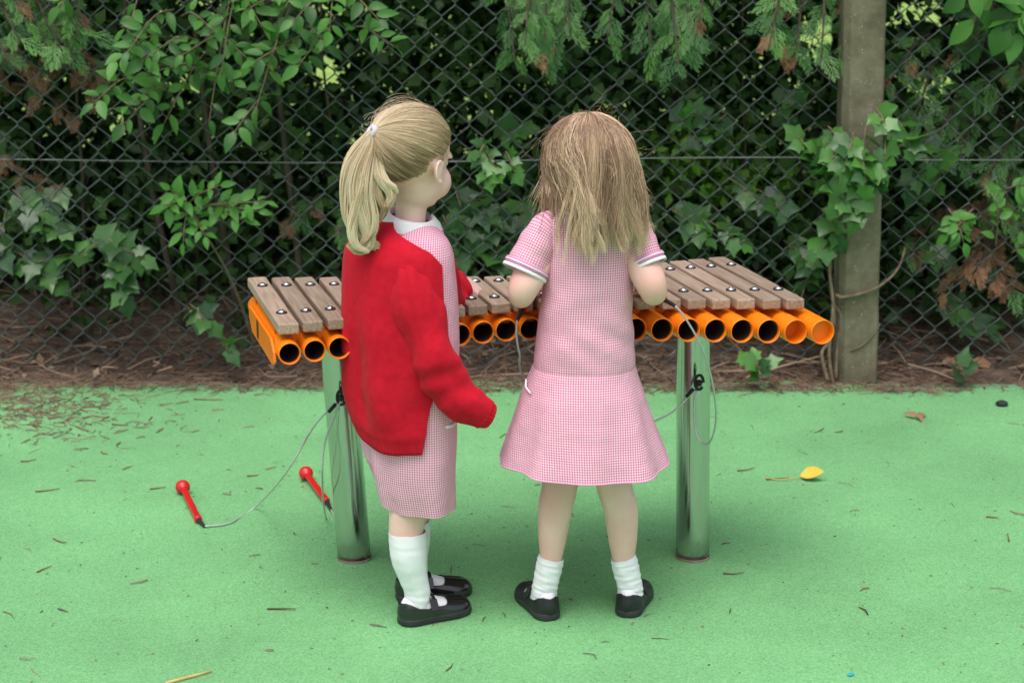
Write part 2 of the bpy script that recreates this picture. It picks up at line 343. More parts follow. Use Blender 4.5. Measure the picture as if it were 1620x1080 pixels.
# ================================================================== SETTING
def struct(name, me, m): return tag(link(name, me, m), kind='structure')
bm_ = MB(); bm_.add([(-150, -150, -0.04), (150, -150, -0.04), (150, 250, -0.04), (-150, 250, -0.04)], [(0, 1, 2, 3)])
struct('lawn', bm_.mesh('lawn', False), M['lawn'])
EDGE = 5.57
def edge_y(x): return EDGE + 0.05 * fbm((x * 1.3, 3.1, 0)) + 0.018 * fbm((x * 7, 1.1, 0)) + (0.05 if x > 1.15 else 0) * min(1, (x - 1.15) / 0.4)
g = MB(); nx = 160; ys = [-6, -2, 1, 3, 4.5, 5.3]
V = []; 
for y in ys + [None]:
    for i in range(nx + 1):
        x = -7 + 14 * i / nx; V.append((x, edge_y(x) if y is None else y, 0))
g.add(V, grid_faces(len(ys) + 1, nx + 1, False)); struct('play_surface', g.mesh('play_surface'), M['rubber'])
# soil bed behind the edge, rising a little under the hedge
def bed_z(x, y):
    t = min(1, max(0, (y - 5.44) / 0.5)); return -0.012 + 0.13 * t * t + 0.035 * t * (1 + fbm((x * 3, y * 3, 0))) + 0.012 * t * fbm((x * 14, y * 14, 2))
g = MB(); V = []; ny = 46; nx = 200
for j in range(ny + 1):
    for i in range(nx + 1):
        x, y = -7 + 14 * i / nx, 5.44 + 4.1 * (j / ny) ** 1.7
        V.append((x, y, bed_z(x, y) if y < 9.3 else -0.05))
g.add(V, grid_faces(ny + 1, nx + 1, False)); struct('soil_bed', g.mesh('soil_bed'), M['soil'])

# ================================================================== CHAIN LINK FENCE
FY = 5.61; DX = 0.0785
fence = empty('chain_link_fence', (0, FY, 0), 'dark green coated chain link fence across the hedge', 'fence')
nz = 50; P = []
for k in range(nz):
    s = 1 if k % 2 else -1; z = 0.03 + k * DX / 2
    for q in (-0.003, 0.003): P.append((s * (DX / 4 + 0.0012), (0.003 if q > 0 else -0.003) * s, z + q))
w = MB(); w.add(*tube(P, 0.0022, 5)); wire_me = w.mesh('woven_wire')
wire_me.materials.append(M['wire'])
for i in range(-74, 75):
    x = i * DX / 2 + 0.012
    if abs(x - 1.03) < 0.045: continue
    mt = Matrix.Translation((x, FY + 0.012 * math.sin(x * 1.7), (DX / 2 if i % 2 else 0) + 0.006 * math.sin(x * 2.1))) @ Matrix.Rotation(0.006 * math.sin(x * 1.3), 4, 'Y')
    link('woven_wire', wire_me, None, fence, mt)
for zz in (0.672, 1.58):
    w = MB(); pts = [(x, FY - 0.006, zz - 0.008 * math.sin((x + 2.2) * 1.1) + 0.004 * math.sin(x * 3)) for x in np.linspace(-3, 0.98, 40)]
    w.add(*tube(pts, 0.0022, 6)); w.build('line_wire', M['linewire'], fence)
    w = MB(); pts = [(x, FY - 0.006, zz - 0.004 * math.sin(x)) for x in np.linspace(1.09, 3, 20)]
    w.add(*tube(pts, 0.0022, 6)); w.build('line_wire', M['linewire'], fence)

# ================================================================== CONCRETE POST
pb = onz(1357.5, 607)
me = bpy.data.meshes.new('concrete_post'); bmx = bmesh.new()
prof = [(-0.061, 0.11), (-0.061, 0.022), (-0.043, 0.0), (0.052, 0.0), (0.058, 0.008), (0.058, 0.11)]
rows = np.linspace(-0.1, 2.2, 70); lv = []
for z in rows:
    ring = []
    for (x, y) in prof:
        ring.append(bmx.verts.new((x + 0.0016 * fbm((x * 40, y * 40, z * 14)), y + 0.0016 * fbm((x * 30 + 5, y * 30, z * 14)), z)))
    lv.append(ring)
for a, b in zip(lv, lv[1:]):
    for j in range(len(prof)): k = (j + 1) % len(prof); bmx.faces.new((a[j], a[k], b[k], b[j]))
bmx.faces.new(lv[-1]); bmx.to_mesh(me); bmx.free()
post = link('concrete_post', me, M['concrete'], None, Matrix.Translation((pb.x, pb.y, 0)) @ Matrix.Rotation(R(-1.3), 4, 'Y'))
tag(post, 'tall weathered concrete fence post with ivy growing on it', 'post')

# ================================================================== MARIMBA
ZT = 0.640; TH = 0.022; NB = 22
cL, cR = onz(430, 473, ZT), onz(1193, 438, ZT)
nb_, fb_ = onz(444, 490, ZT), onz(414.6, 448.2, ZT)
bd = Vector((nb_.x - fb_.x, nb_.y - fb_.y, 0)).normalized()           # bar direction, towards the viewer
nr_, fr_ = onz(1233, 450, ZT), onz(1159.4, 412.1, ZT)
bd = (bd + Vector((nr_.x - fr_.x, nr_.y - fr_.y, 0)).normalized()).normalized()
ax = (cR - cL).normalized(); axis_len = (cR - cL).length
mid = (cL + cR) / 2
mar = empty('marimba', (mid.x, mid.y, 0), 'orange outdoor marimba with grey brown wooden bars on two steel posts', 'marimba')
yaw = math.atan2(-bd.x, bd.y) + math.pi
def mloc(i, pitch_k=1.0):
    return mid + ax * ((i / (NB - 1) - 0.5) * axis_len * pitch_k)
def half_len(i):
    t = abs(i / (NB - 1) - 0.5) * 2; return 0.5 * (0.255 + 0.205 * t ** 1.15)
Rb = Matrix(((-bd.y, -bd.x, 0), (bd.x, -bd.y, 0), (0, 0, 1))).to_4x4()   # local -Y looks along bd
boltp = [(0.0001, 0.0055), (0.0035, 0.0052), (0.0062, 0.0038), (0.0078, 0.0012), (0.008, 0.0)]
b_ = MB(); b_.add(*lathe(boltp, 18)); bolt_me = b_.mesh('bolt'); bolt_me.materials.append(M['bolt'])
b_ = MB(); b_.add(*lathe([(0.0075, 0.0022), (0.0108, 0.0022), (0.0114, 0.0), (0.0114, -0.001)], 18)); wash_me = b_.mesh('washer'); wash_me.materials.append(M['blackrubber'])
b_ = MB(); b_.add(*lathe([(0.009, 0), (0.009, 0.036)], 12)); sp_me = b_.mesh('spacer'); sp_me.materials.append(M['blackrubber'])
for i in range(NB):
    hl = half_len(i); c = mloc(i); c = Vector((c.x, c.y, ZT - TH / 2))
    b_ = MB(); b_.add(*box(-0.0205, 0.0205, -hl, hl, -TH / 2, TH / 2)); me = bevel_mesh(b_.mesh('wooden_bar', False), 0.0035, 2)
    bar = link('wooden_bar', me, M['bar'], mar, Matrix.Translation(c) @ Rb @ Matrix.Rotation(R(random.uniform(-0.5, 0.5)), 4, 'Z'))
    for s in (-1, 1):
        p = c + bd * (s * hl * 0.58); p.z = ZT + 0.0005
        link('bolt', bolt_me, None, bar, Matrix.Translation(p + Vector((0, 0, 0.001))))
        link('washer', wash_me, None, bar, Matrix.Translation(p + Vector((0, 0, 0.0003))))
        link('spacer', sp_me, None, bar, Matrix.Translation(Vector((p.x, p.y, ZT - TH - 0.0358))))
# resonator tubes
TZ = 0.584
for i in range(NB):
    hl = half_len(i); c = mloc(i, 1.025); t = abs(i / (NB - 1) - 0.5) * 2
    TR = 0.0228 + 0.0034 * i / (NB - 1); u_ = max(0.0, i / (NB - 1) - 0.45) / 0.55
    c = c + ax * (0.010 + 0.006 * u_); near = hl + 0.008 + 0.012 * t + 0.05 * u_ ** 0.6; far = -(hl - 0.02)
    p0 = Vector((c.x, c.y, TZ)) + bd * near; p1 = Vector((c.x, c.y, TZ)) + bd * far
    d = (p1 - p0); L = d.length
    prof = [(TR - 0.0030, 0.14), (TR - 0.0030, 0.004), (TR - 0.0018, 0.0), (TR - 0.0004, 0.0006), (TR, 0.003), (TR, L - 0.018)]
    prof += [(TR * math.cos(a), L - 0.018 + 0.018 * math.sin(a)) for a in (0.4, 0.8, 1.2, 1.5)]
    tb = MB(); tb.add(*lathe(prof, 28))
    rot = d.to_track_quat('Z', 'Y').to_matrix().to_4x4(); mt = Matrix.Translation(p0) @ rot
    tb_o = tb.build('resonator_tube', M['orange'], mar, mtx=mt)
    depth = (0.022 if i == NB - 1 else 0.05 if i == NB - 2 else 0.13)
    k = MB(); k.add(*lathe([(0.0001, depth), (TR - 0.0029, depth)], 24)); k.build('end_stop', M['orange'] if depth < 0.1 else M['tubeshade'], tb_o, mtx=mt)  # deep stops are coloured dark as shade, shallow ones stay orange
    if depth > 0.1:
        k = MB(); k.add(*lathe([(TR - 0.00315, 0.010), (TR - 0.00315, depth)], 24)); k.build('bore_shade', M['tubeshade'], tb_o, mtx=mt)  # dark lining paints the shade deep inside the orange tube
# two rails under the bars, following the bolts
for s in (-1, 1):
    pts = []
    for i in range(-1, NB + 1):
        q = mloc(min(max(i, -0.35), NB - 0.65), 1.0); hl = half_len(min(max(i, 0), NB - 1)); pp = q + bd * (s * hl * 0.60); pts.append((pp.x, pp.y, ZT - TH - 0.017))
    r_ = MB(); A = np.array(pts); n_ = len(A); v = []
    for p in A:
        for (u, z) in ((-0.016, -0.014), (0.016, -0.014), (0.016, 0.010), (-0.016, 0.010)):
            v.append((p[0] + bd.x * u, p[1] + bd.y * u, p[2] + z))
    f = grid_faces(n_, 4); f += [(0, 1, 2, 3), tuple(4 * (n_ - 1) + k for k in (3, 2, 1, 0))]
    r_.add(v, f); link('rail', bevel_mesh(r_.mesh('rail', False), 0.002, 1), M['orange'], mar)
# side plates
for i, sgn in ((0, -1), (NB - 1, 1)):
    q = mloc(i, 1.025); hl = half_len(i); e = ax * (sgn * 0.0225 + 0.010)
    sp_ = MB(); v = []
    for o_ in (0, 0.006):
        for (u, z) in ((-hl + 0.10, 0.004), (hl - 0.05, 0.006), (hl - 0.012, -0.014), (hl - 0.008, -0.036), (hl - 0.03, -0.046), (-hl + 0.14, -0.046), (-hl + 0.10, -0.02)):
            p = q + (e + ax * (sgn * o_)) + bd * u; v.append((p.x, p.y, TZ + 0.012 + z))
    n = 7; f = [tuple(range(n)), tuple(reversed(range(n, 2 * n)))] + [(k, n + k, n + (k + 1) % n, (k + 1) % n) for k in range(n)]
    sp_.add(v, f); spo = link('side_plate', bevel_mesh(sp_.mesh('side_plate', False), 0.0015, 1), M['orange'], mar)
    pl = MB(); v = []
    for (u, z) in ((-0.02, -0.036), (0.0, -0.038), (0.0, 0.000), (-0.02, 0.002)):
        p = q + (e + ax * (sgn * 0.0072)) + bd * (u + 0.015); v.append((p.x, p.y, TZ + 0.012 + z))
    pl.add(v, [(0, 1, 2, 3)]); link('slot_cover', pl.mesh('slot_cover', False), M['blackrubber'], spo)
# cross plates under the deck carrying the posts
for (bx, by, tx, ty) in ((559, 890, 536, 575), (1097.5, 888, 1097, 560)):
    base = onz(bx, by); r0 = 0.0375; base = Vector((base.x, base.y + r0 * 0.8, 0))
    top = at(tx, ty, base.y); 
    dirv = (Vector((top.x, base.y, top.z)) - base); dirv *= (TZ - 0.02) / dirv.z
    tp = base + dirv
    pm = MB(); pm.add(*tube([base + dirv * t for t in np.linspace(0, 1, 12)], r0, 40)); po = pm.build('post', M['steel'], mar)
    pc = MB(); pc.add(*lathe([(r0, 0.006), (r0 + 0.001, 0.006), (r0 + 0.001, 0.0)], 40)); pc.build('base_ring', M['concrete'], po, mtx=Matrix.Translation(base + Vector((0, 0, 0.0))))
    cp = MB(); cc = Vector((tp.x, tp.y, 0)); v = []
    for z in (TZ - 0.036, TZ - 0.028):
        for (u, w_) in ((-0.10, -0.05), (0.10, -0.05), (0.10, 0.05), (-0.10, 0.05)):
            p = cc + bd * u + ax * w_; v.append((p.x, p.y, z))
    cp.add(v, [(0, 3, 2, 1), (4, 5, 6, 7), (0, 1, 5, 4), (1, 2, 6, 5), (2, 3, 7, 6), (3, 0, 4, 7)]); cp.build('mounting_plate', M['orange'], mar, False)

# ================================================================== MALLETS
def mallet(head, end, cable, label):
    """head: centre of ball; end: tail of handle; cable: list of points starting at the tail"""
    head, end = Vector(head), Vector(end)
    t = empty('mallet', (head.x, head.y, 0), label, 'mallet', 'mallets tethered to the marimba')
    d = (end - head); L = d.length; rot = d.to_track_quat('Z', 'Y').to_matrix().to_4x4(); mt = Matrix.Translation(head) @ rot
    h = MB(); h.add(*lathe([(0.0001, -0.0185), (0.008, -0.0168), (0.0145, -0.0115), (0.018, -0.003), (0.0182, 0.004), (0.0155, 0.0105), (0.010, 0.0155), (0.0075, 0.018)], 24)); h.build('head', M['redplastic'], t, mtx=mt)
    h = MB(); h.add(*lathe([(0.0072, 0.014), (0.0078, 0.024), (0.0082, L * 0.55), (0.0086, L - 0.016), (0.0096, L - 0.013), (0.0096, L - 0.003), (0.0085, L - 0.0005), (0.0001, L)], 20)); h.build('handle', M['redplastic'], t, mtx=mt)
    cp = [Vector(c) for c in cable]; s0 = end; s1 = end + (cp[0] - end)
    c = MB(); c.add(*tube([s0 + (s1 - s0) * k / 6 for k in range(7)], np.linspace(0.0052, 0.0036, 7), 10)); c.build('sleeve', M['blackrubber'], t)
    c = MB(); c.add(*tube(catmull([s1] + cp[1:], 60), 0.0022, 7)); c.build('tether_cable', M['cable'], t)
    return t
hz = 0.0183
mallet(onz(289, 770, hz), onz(314, 822, 0.010), [onz(324, 832, 0.005), onz(365, 826, 0.004), onz(410, 796, 0.02), at(455, 744, 3.93), at(497, 674, 3.96), at(537, 632, 3.97)], 'red mallet lying on the green surface farthest from the marimba post')
mallet(onz(484, 748, hz), onz(517, 793, 0.010), [onz(524, 806, 0.006), onz(530, 820, 0.004), onz(516, 819, 0.004), at(510, 765, 3.97), at(514, 700, 3.965), at(539, 634, 3.96)], 'red mallet lying on the green surface right beside the steel post')
# ================================================================== PEOPLE
def xf(part, mt):
    v, f, uv = part; return [mt @ Vector(p) for p in v], f, uv
def rot_pt(b, pitch=0, roll=0): return Matrix.Rotation(R(b - 90), 4, 'Z') @ Matrix.Rotation(R(-pitch), 4, 'X') @ Matrix.Rotation(R(roll), 4, 'Y')
SK_C = np.array((0, -0.012, 0.022)); SK_R = np.array((0.0725, 0.0885, 0.080))
def head_parts():
    e = ellipsoid; P = [e(SK_C, SK_R), e((0, 0.018, -0.033), (0.0595, 0.060, 0.066)), e((0, 0.040, 0.030), (0.050, 0.034, 0.046))]
    for s in (-1, 1):
        P.append(e((s * 0.029, 0.043, -0.041), (0.030, 0.031, 0.034)))              # cheek
        P.append(e((s * 0.027, 0.070, 0.010), (0.019, 0.008, 0.006)))               # brow ridge
        P.append(e((s * 0.0075, 0.083, -0.026), (0.006, 0.007, 0.0055)))             # nostril wing
        Rt = (Matrix.Rotation(R(s * 9), 4, 'Z') @ Matrix.Rotation(R(12), 4, 'X')).to_3x3()
        P.append(e((s * 0.0735, -0.010, -0.018), (0.0065, 0.0145, 0.0205), Rt))      # ear shell
        rim = [Vector((s * 0.0775, -0.012, -0.018)) + Rt @ Vector((s * 0.002, 0.0150 * math.cos(a), 0.0215 * math.sin(a))) for a in np.linspace(0.5, 5.0, 14)]
        P.append(capsule(rim, [0.0032] * 14, 8, 30))
        P.append(e((s * 0.073, -0.004, -0.040), (0.005, 0.006, 0.007)))
    P.append(capsule([(0, 0.078, 0.004), (0, 0.080, -0.010), (0, 0.085, -0.022)], [0.0065, 0.0068, 0.0080], 12))
    P.append(e((0, 0.0845, -0.023), (0.0085, 0.0070, 0.0072)))
    P.append(e((0, 0.0735, -0.049), (0.017, 0.0085, 0.0052))); P.append(e((0, 0.0725, -0.0575), (0.0145, 0.0085, 0.0052)))
    P.append(e((0, 0.056, -0.077), (0.020, 0.019, 0.017)))                          # chin
    return P
def hand_parts(wrist, f, n, side, curl=0.5, k=1.0):
    """f finger direction, n back-of-hand normal; thumb on `side` of f x n"""
    f = Vector(f).normalized(); n = Vector(n); n = (n - f * n.dot(f)).normalized(); l = f.cross(n) * side; w = Vector(wrist); P = []
    P.append(capsule([w - f * 0.01, w + f * 0.012, w + f * 0.036 * k], [0.0155 * k, 0.017 * k, 0.013 * k], 12))
    P.append(capsule([w + f * 0.015 + l * 0.010, w + f * 0.046 * k + l * 0.014 * k], [0.011 * k, 0.0095 * k], 10))
    P.append(capsule([w + f * 0.012 - l * 0.010, w + f * 0.042 * k - l * 0.014 * k], [0.011 * k, 0.0090 * k], 10))
    for q, ln in zip((0.0165, 0.0055, -0.0055, -0.0160), (0.043, 0.048, 0.045, 0.036)):
        p = w + f * 0.044 * k + l * q * k; d = f.copy(); pts = [p - f * 0.012, p]; a = 0
        for s_ in (0.42, 0.32, 0.26):
            a += curl * 0.75; d = (f * math.cos(a) - n * math.sin(a)); p = p + d * ln * s_ * k; pts.append(p)
        P.append(capsule(pts, [0.0070 * k, 0.0070 * k, 0.0064 * k, 0.0058 * k, 0.0048 * k], 10))
    p = w + f * 0.012 + l * 0.014 * k; tp = [p]
    for s_, aa in ((0.020, 0.75), (0.017, 0.55), (0.013, 0.3)):
        p = p + (f * math.cos(aa) + l * math.sin(aa) - n * 0.35 * curl).normalized() * s_ * k; tp.append(p)
    P.append(capsule(tp, [0.0090 * k, 0.0082 * k, 0.0070 * k, 0.0056 * k], 10))
    return P
def body(parts, parent, voxel=0.0032):
    mb = MB()
    for v, f, uv in parts: mb.add(v, f)
    o = mb.build('body', M['skin'], parent)
    apply_mods(o, [('REMESH', dict(mode='VOXEL', voxel_size=voxel)), ('SMOOTH', dict(factor=0.5, iterations=7))])
    if not o.data.materials: o.data.materials.append(M['skin'])
    return o
def face_details(H, parent):
    for s in (-1, 1):
        e = MB(); e.add(*xf(ellipsoid((s * 0.027, 0.0600, -0.004), (0.0115, 0.0115, 0.0082), nu=16, nv=12), H)); eo = e.build('eye', M['eye'], parent)
        e = MB(); e.add(*xf(ellipsoid((s * 0.027, 0.0702, -0.004), (0.0048, 0.0022, 0.0048), nu=14, nv=8), H)); e.build('iris', M['iris'], eo)
        b = MB(); b.add(*xf(capsule([(s * 0.014, 0.080, 0.0135), (s * 0.028, 0.0785, 0.0175), (s * 0.042, 0.068, 0.0135)], [0.0016, 0.0019, 0.0012], 8), H)); b.build('eyebrow', M['hairA'], parent)
    m = MB(); m.add(*xf(capsule([(-0.016, 0.078, -0.0535), (0, 0.0828, -0.0532), (0.016, 0.078, -0.0535)], [0.0016, 0.0030, 0.0016], 8), H)); m.build('mouth', M['lip'], parent)
def polar(a, b, psi):
    def r(al):
        t = al - psi; return 1 / math.sqrt((math.cos(t) / a) ** 2 + (math.sin(t) / b) ** 2)
    return r
def loft(rows, cols, wrap=True, uvfun=None):
    """rows: list of lists of points"""
    nr, nc = len(rows), len(rows[0]); v = [p for r in rows for p in r]; f = grid_faces(nr, nc, wrap)
    U = []
    for r in rows:
        A = np.array([tuple(p) for p in r] + ([tuple(r[0])] if wrap else [])); L = np.concatenate([[0], np.cumsum(np.linalg.norm(np.diff(A, axis=0), axis=1))]); U.append(L - L[len(L) // 2])
    c = nc // 2; Lz = np.concatenate([[0], np.cumsum([(Vector(rows[i + 1][c]) - Vector(rows[i][c])).length for i in range(nr - 1)])])
    uv = []
    for i in range(nr - 1):
        for j in range(nc if wrap else nc - 1): uv.append([(U[i][j], Lz[i]), (U[i][j + 1], Lz[i]), (U[i + 1][j + 1], Lz[i + 1]), (U[i + 1][j], Lz[i + 1])])
    return v, f, uv
def itp(x, T): 
    T = sorted(T); return float(np.interp(x, [t[0] for t in T], [t[1] for t in T]))
def sitp(xs, T):                                   # smooth interpolation of a table at many x
    T = np.array(sorted(T), float); y = np.array([np.interp(x, T[:, 0], T[:, 1]) for x in xs]); 
    for _ in range(2): y[1:-1] = 0.25 * y[:-2] + 0.5 * y[1:-1] + 0.25 * y[2:]
    return y
# ---- shoe with strap + sock
def shoe_and_foot(heel, toe, person, leg_pts, leg_r, sockmat, shoemat, ruche=0.0, label_shoe=None, width=1.0, strap_tab=1):
    heel, toe = Vector((heel[0], heel[1], 0)), Vector((toe[0], toe[1], 0)); d = toe - heel; L = d.length; d.normalize(); x = Vector((d.y, -d.x, 0))
    def W(p): return heel + x * p[0] + d * p[1] + Vector((0, 0, p[2]))
    wt = [(0, .006), (.02, .013), (.07, .021), (.15, .0255), (.3, .026), (.45, .0275), (.6, .031), (.74, .033), (.86, .029), (.94, .021), (.985, .011), (1, .004)]
    ht = [(0, .040), (.04, .052), (.1, .060), (.25, .066), (.38, .060), (.5, .049), (.62, .041), (.75, .037), (.88, .033), (.95, .028), (1, .018)]
    ys = np.concatenate([np.linspace(0, .1, 7), np.linspace(.13, .86, 30), np.linspace(.88, 1, 10)])
    ws = sitp(ys, wt) * width; hs_ = sitp(ys, ht); zb = 0.012
    def arch(y, th, off):
        i = np.searchsorted(ys, y); w = np.interp(y, ys, ws); h = np.interp(y, ys, hs_)
        c, s = math.cos(th), math.sin(th)
        toe_out = 0.004 * math.sin(math.pi * y)                    # slight asymmetry
        return (math.copysign(abs(c) ** 0.8, c) * (w + off) + toe_out * 0, y * L + (off * (y - 0.5) * 1.4), zb + (h - zb + off) * s ** 0.85 if s > 0 else zb)
    # sock: foot + leg
    sk = MB(); rows = [[W(arch(y, t, -0.0008)) for t in np.linspace(0, math.pi, 17)] for y in ys]; v, f, uv = loft(rows, 17, False); sk.add(v, f, uv)
    D = catmull(np.hstack([np.array([tuple(p) for p in leg_pts]), np.array(leg_r)[:, None]]), 44)
    def dsp(t, a):
        q = ruche * (0.6 * math.sin(t * 40 + math.sin(a * 2) * 1.2 + a) + 0.4 * math.sin(t * 63 + a * 2)) * min(1, t * 5)
        return q + 0.0007 * math.sin(a * 6 + t * 8) + (0.0022 * max(0, math.sin(t * 36 + a)) * max(0, (t - 0.72) / 0.28))
    sv, sf, suv = tube(D[:, :3], D[:, 3], 28, False, up=(1, 0, 0), disp=dsp); sk.add(sv, sf, suv)
    top = [Vector(D[0, :3]) + (Vector(p) - Vector(D[0, :3])) * 0.94 for p in sv[:28]]; o = len(sk.v); sk.add(list(sv[:28]) + top, [(j, (j + 1) % 28, 28 + (j + 1) % 28, 28 + j) for j in range(28)])
    sk.build('sock', sockmat, person)
    # upper
    def tmax(y):
        if y > .68: return math.pi / 2
        rim = itp(y, [(0, .047), (.05, .050), (.1, .047), (.2, .037), (.33, .033), (.42, .035), (.5, .034), (.56, .034), (.62, .0365), (.68, .06)])
        h = float(np.interp(y, ys, hs_)); q = min(1, max(0.05, (rim - zb) / (h - zb + 0.003))); base = math.asin(min(1, q ** (1 / 0.85)))
        if y > .58: k = (y - .58) / .10; base = base + (math.pi / 2 - base) * k ** 1.6
        return base
    yu = np.concatenate([np.linspace(0, .1, 9), np.linspace(.12, .55, 20), np.linspace(.565, .70, 14), np.linspace(.73, 1, 16)])
    up_ = MB()
    for side in (0, 1):
        rows = []
        for y in yu:
            tm = tmax(y); ts = np.linspace(0, 1, 11); row = []
            for t in ts:
                th = t * tm; th = math.pi - th if side else th; row.append(W(arch(y, th, 0.0026)))
            row.append(W(arch(y, (math.pi - tm) if side else tm, 0.0004)))
            rows.append(row)
        v, f, uv = loft(rows, 12, False); up_.add(v, f, uv)
    # rounded heel counter
    rows = []
    for k in np.linspace(-1, 1, 15):
        row = []
        for z in np.linspace(0, 1, 9):
            zz = zb + (0.047 - zb) * z; a = k * math.pi / 2; row.append(W((math.sin(a) * 0.0178 * width, -0.0022 + (1 - math.cos(a)) * 0.016 - 0.003 * math.sin(math.pi * min(1, z * 1.1)), zz)))
        rows.append(row)
    v, f, uv = loft(rows, 9, False); up_.add(v, f, uv)
    sh = empty('shoe', (heel.x, heel.y, 0), None, None); setpar(sh, person)
    uo = up_.build('upper', shoemat, sh)
    # rim piping
    rp = MB()
    yy = np.linspace(.66, 0.0, 40)
    path = [W(arch(y, tmax(y), 0.0022)) for y in yy] + [W(arch(y, math.pi - tmax(y), 0.0022)) for y in yy[::-1]]
    rp.add(*tube(path, 0.0013, 6)); rp.build('rim_piping', M['sole'], sh)
    # strap
    st = MB(); rows = []
    for k in np.linspace(0, 1, 30):
        th = math.pi * (0.12 + 0.76 * k); row = []
        for (dy, of) in ((-0.0075, 0.002), (-0.0068, 0.0046), (0.0068, 0.0046), (0.0075, 0.002)):
            y = .40 + dy / L; row.append(W(arch(y, th, of + 0.0012)))
        rows.append(row)
    v, f, uv = loft(rows, 4, True); st.add(v, f, uv); st.build('strap', shoemat, sh)
    bk = MB(); thb = math.pi * (0.17 if strap_tab > 0 else 0.83); c = Vector(W(arch(.40, thb, 0.007)))
    bv, bf, _ = box(-0.0085, 0.0085, -0.012, 0.012, -0.0012, 0.0012); nrm = (x * math.cos(thb) + Vector((0, 0, 1)) * math.sin(thb)).normalized()
    mt = Matrix.Translation(c) @ Matrix([[d[i], nrm.cross(d)[i], nrm[i]] for i in range(3)]).to_4x4()
    me = MB().add(bv, bf).mesh('strap_tab', False); bevel_mesh(me, 0.001, 2); link('strap_tab', me, shoemat, sh, mt)
    # sole
    so = MB(); out = []
    for y in np.linspace(0, 1, 40): out.append((float(np.interp(y, ys, ws)) + 0.0036, y * L * 1.03 - 0.015 * L))
    ring = [(w_, y_) for w_, y_ in out] + [(-w_, y_) for w_, y_ in reversed(out)]
    rows = []
    for z, k in ((0.0005, 0.955), (0.003, 0.99), (0.0085, 1.0), (0.0125, 1.0), (0.0140, 0.97), (0.0140, 0.6)):
        rows.append([W((w_ * k, (y_ - L / 2) * (k * 0.3 + 0.7) + L / 2, z + 0.0015)) for w_, y_ in ring])
    v, f, uv = loft(rows, len(ring)); so.add(v, f, uv); so.add(rows[0], [tuple(range(len(ring)))]); so.build('sole', M['sole'], sh)
    return sh
# ---- hair strands from arrays of paths
def strands(paths, rad, tint, sides=3):
    """paths (S,n,3); rad (S,n); tint (S,n) -> V,F,T"""
    S, n, _ = paths.shape
    T = np.gradient(paths, axis=1); T /= np.linalg.norm(T, axis=2, keepdims=True) + 1e-9
    ref = np.array((0.31, -0.83, 0.46)); A = np.cross(T, ref); A /= np.linalg.norm(A, axis=2, keepdims=True) + 1e-9; B = np.cross(T, A)
    ang = np.arange(sides) / sides * 2 * np.pi
    V = paths[:, :, None, :] + rad[:, :, None, None] * (A[:, :, None, :] * np.cos(ang)[None, None, :, None] + B[:, :, None, :] * np.sin(ang)[None, None, :, None])
    V = V.reshape(-1, 3); idx = np.arange(S * n * sides).reshape(S, n, sides)
    a = idx[:, :-1, :]; b = np.roll(idx, -1, axis=2)[:, :-1, :]; c = np.roll(idx, -1, axis=2)[:, 1:, :]; d = idx[:, 1:, :]
    F = np.stack([a, b, c, d], axis=-1).reshape(-1, 4); Tt = np.repeat(tint.reshape(-1), sides)
    return V, F, Tt
def merge(parts):
    V = []; F = []; T = []; o = 0
    for v, f, t in parts: V.append(v); F.append(f + o); T.append(t); o += len(v)
    return np.vstack(V), np.vstack(F), np.concatenate(T)
def np_m(H): return np.array(H.to_3x3()), np.array(H.to_translation())
def hair_obj(parts, material, person):
    V, F, T = merge(parts); me = big_mesh('hair', V, F, np.clip(T, 0, 1)); me.polygons.foreach_set('use_smooth', [True] * len(me.polygons))
    return link('hair', me, material, person)
def scalp_dirs(n, r, fr=0.5):
    d = r.normal(size=(n * 3, 3)); d /= np.linalg.norm(d, axis=1)[:, None]
    thr = -0.30 + fr * d[:, 1] + 0.38 * np.maximum(d[:, 1], 0) + 0.5 * np.minimum(d[:, 1], 0)
    ear = (np.abs(d[:, 0]) > 0.6) & (((d[:, 1] - 0.02) / 0.24) ** 2 + ((d[:, 2] + 0.50) / 0.38) ** 2 < 1)
    return d[(d[:, 2] > thr) & ~ear][:n]
def vnoise(P, s):
    return np.array([mnoise.noise(Vector(p) * s) for p in P])
def cap_mesh(H, grow, tint, fr=0.5):
    Rm, t = np_m(H); v = []; nu, nv = 64, 40; keep = []
    for i in range(nv + 1):
        th = math.pi * i / nv
        for j in range(nu):
            ph = 2 * math.pi * j / nu; d = np.array((math.sin(th) * math.cos(ph), math.sin(th) * math.sin(ph), math.cos(th)))
            thr = -0.30 + fr * d[1] + 0.38 * max(d[1], 0) + 0.5 * min(d[1], 0); ear = abs(d[0]) > 0.6 and ((d[1] - 0.02) / 0.24) ** 2 + ((d[2] + 0.50) / 0.38) ** 2 < 1
            ok = d[2] > thr and not ear; keep.append(ok); v.append(Rm @ (SK_C + SK_R * d * (grow if ok else 0.97)) + t)
    F = np.array(grid_faces(nv + 1, nu)); return np.array(v), F, np.full(len(v), tint)

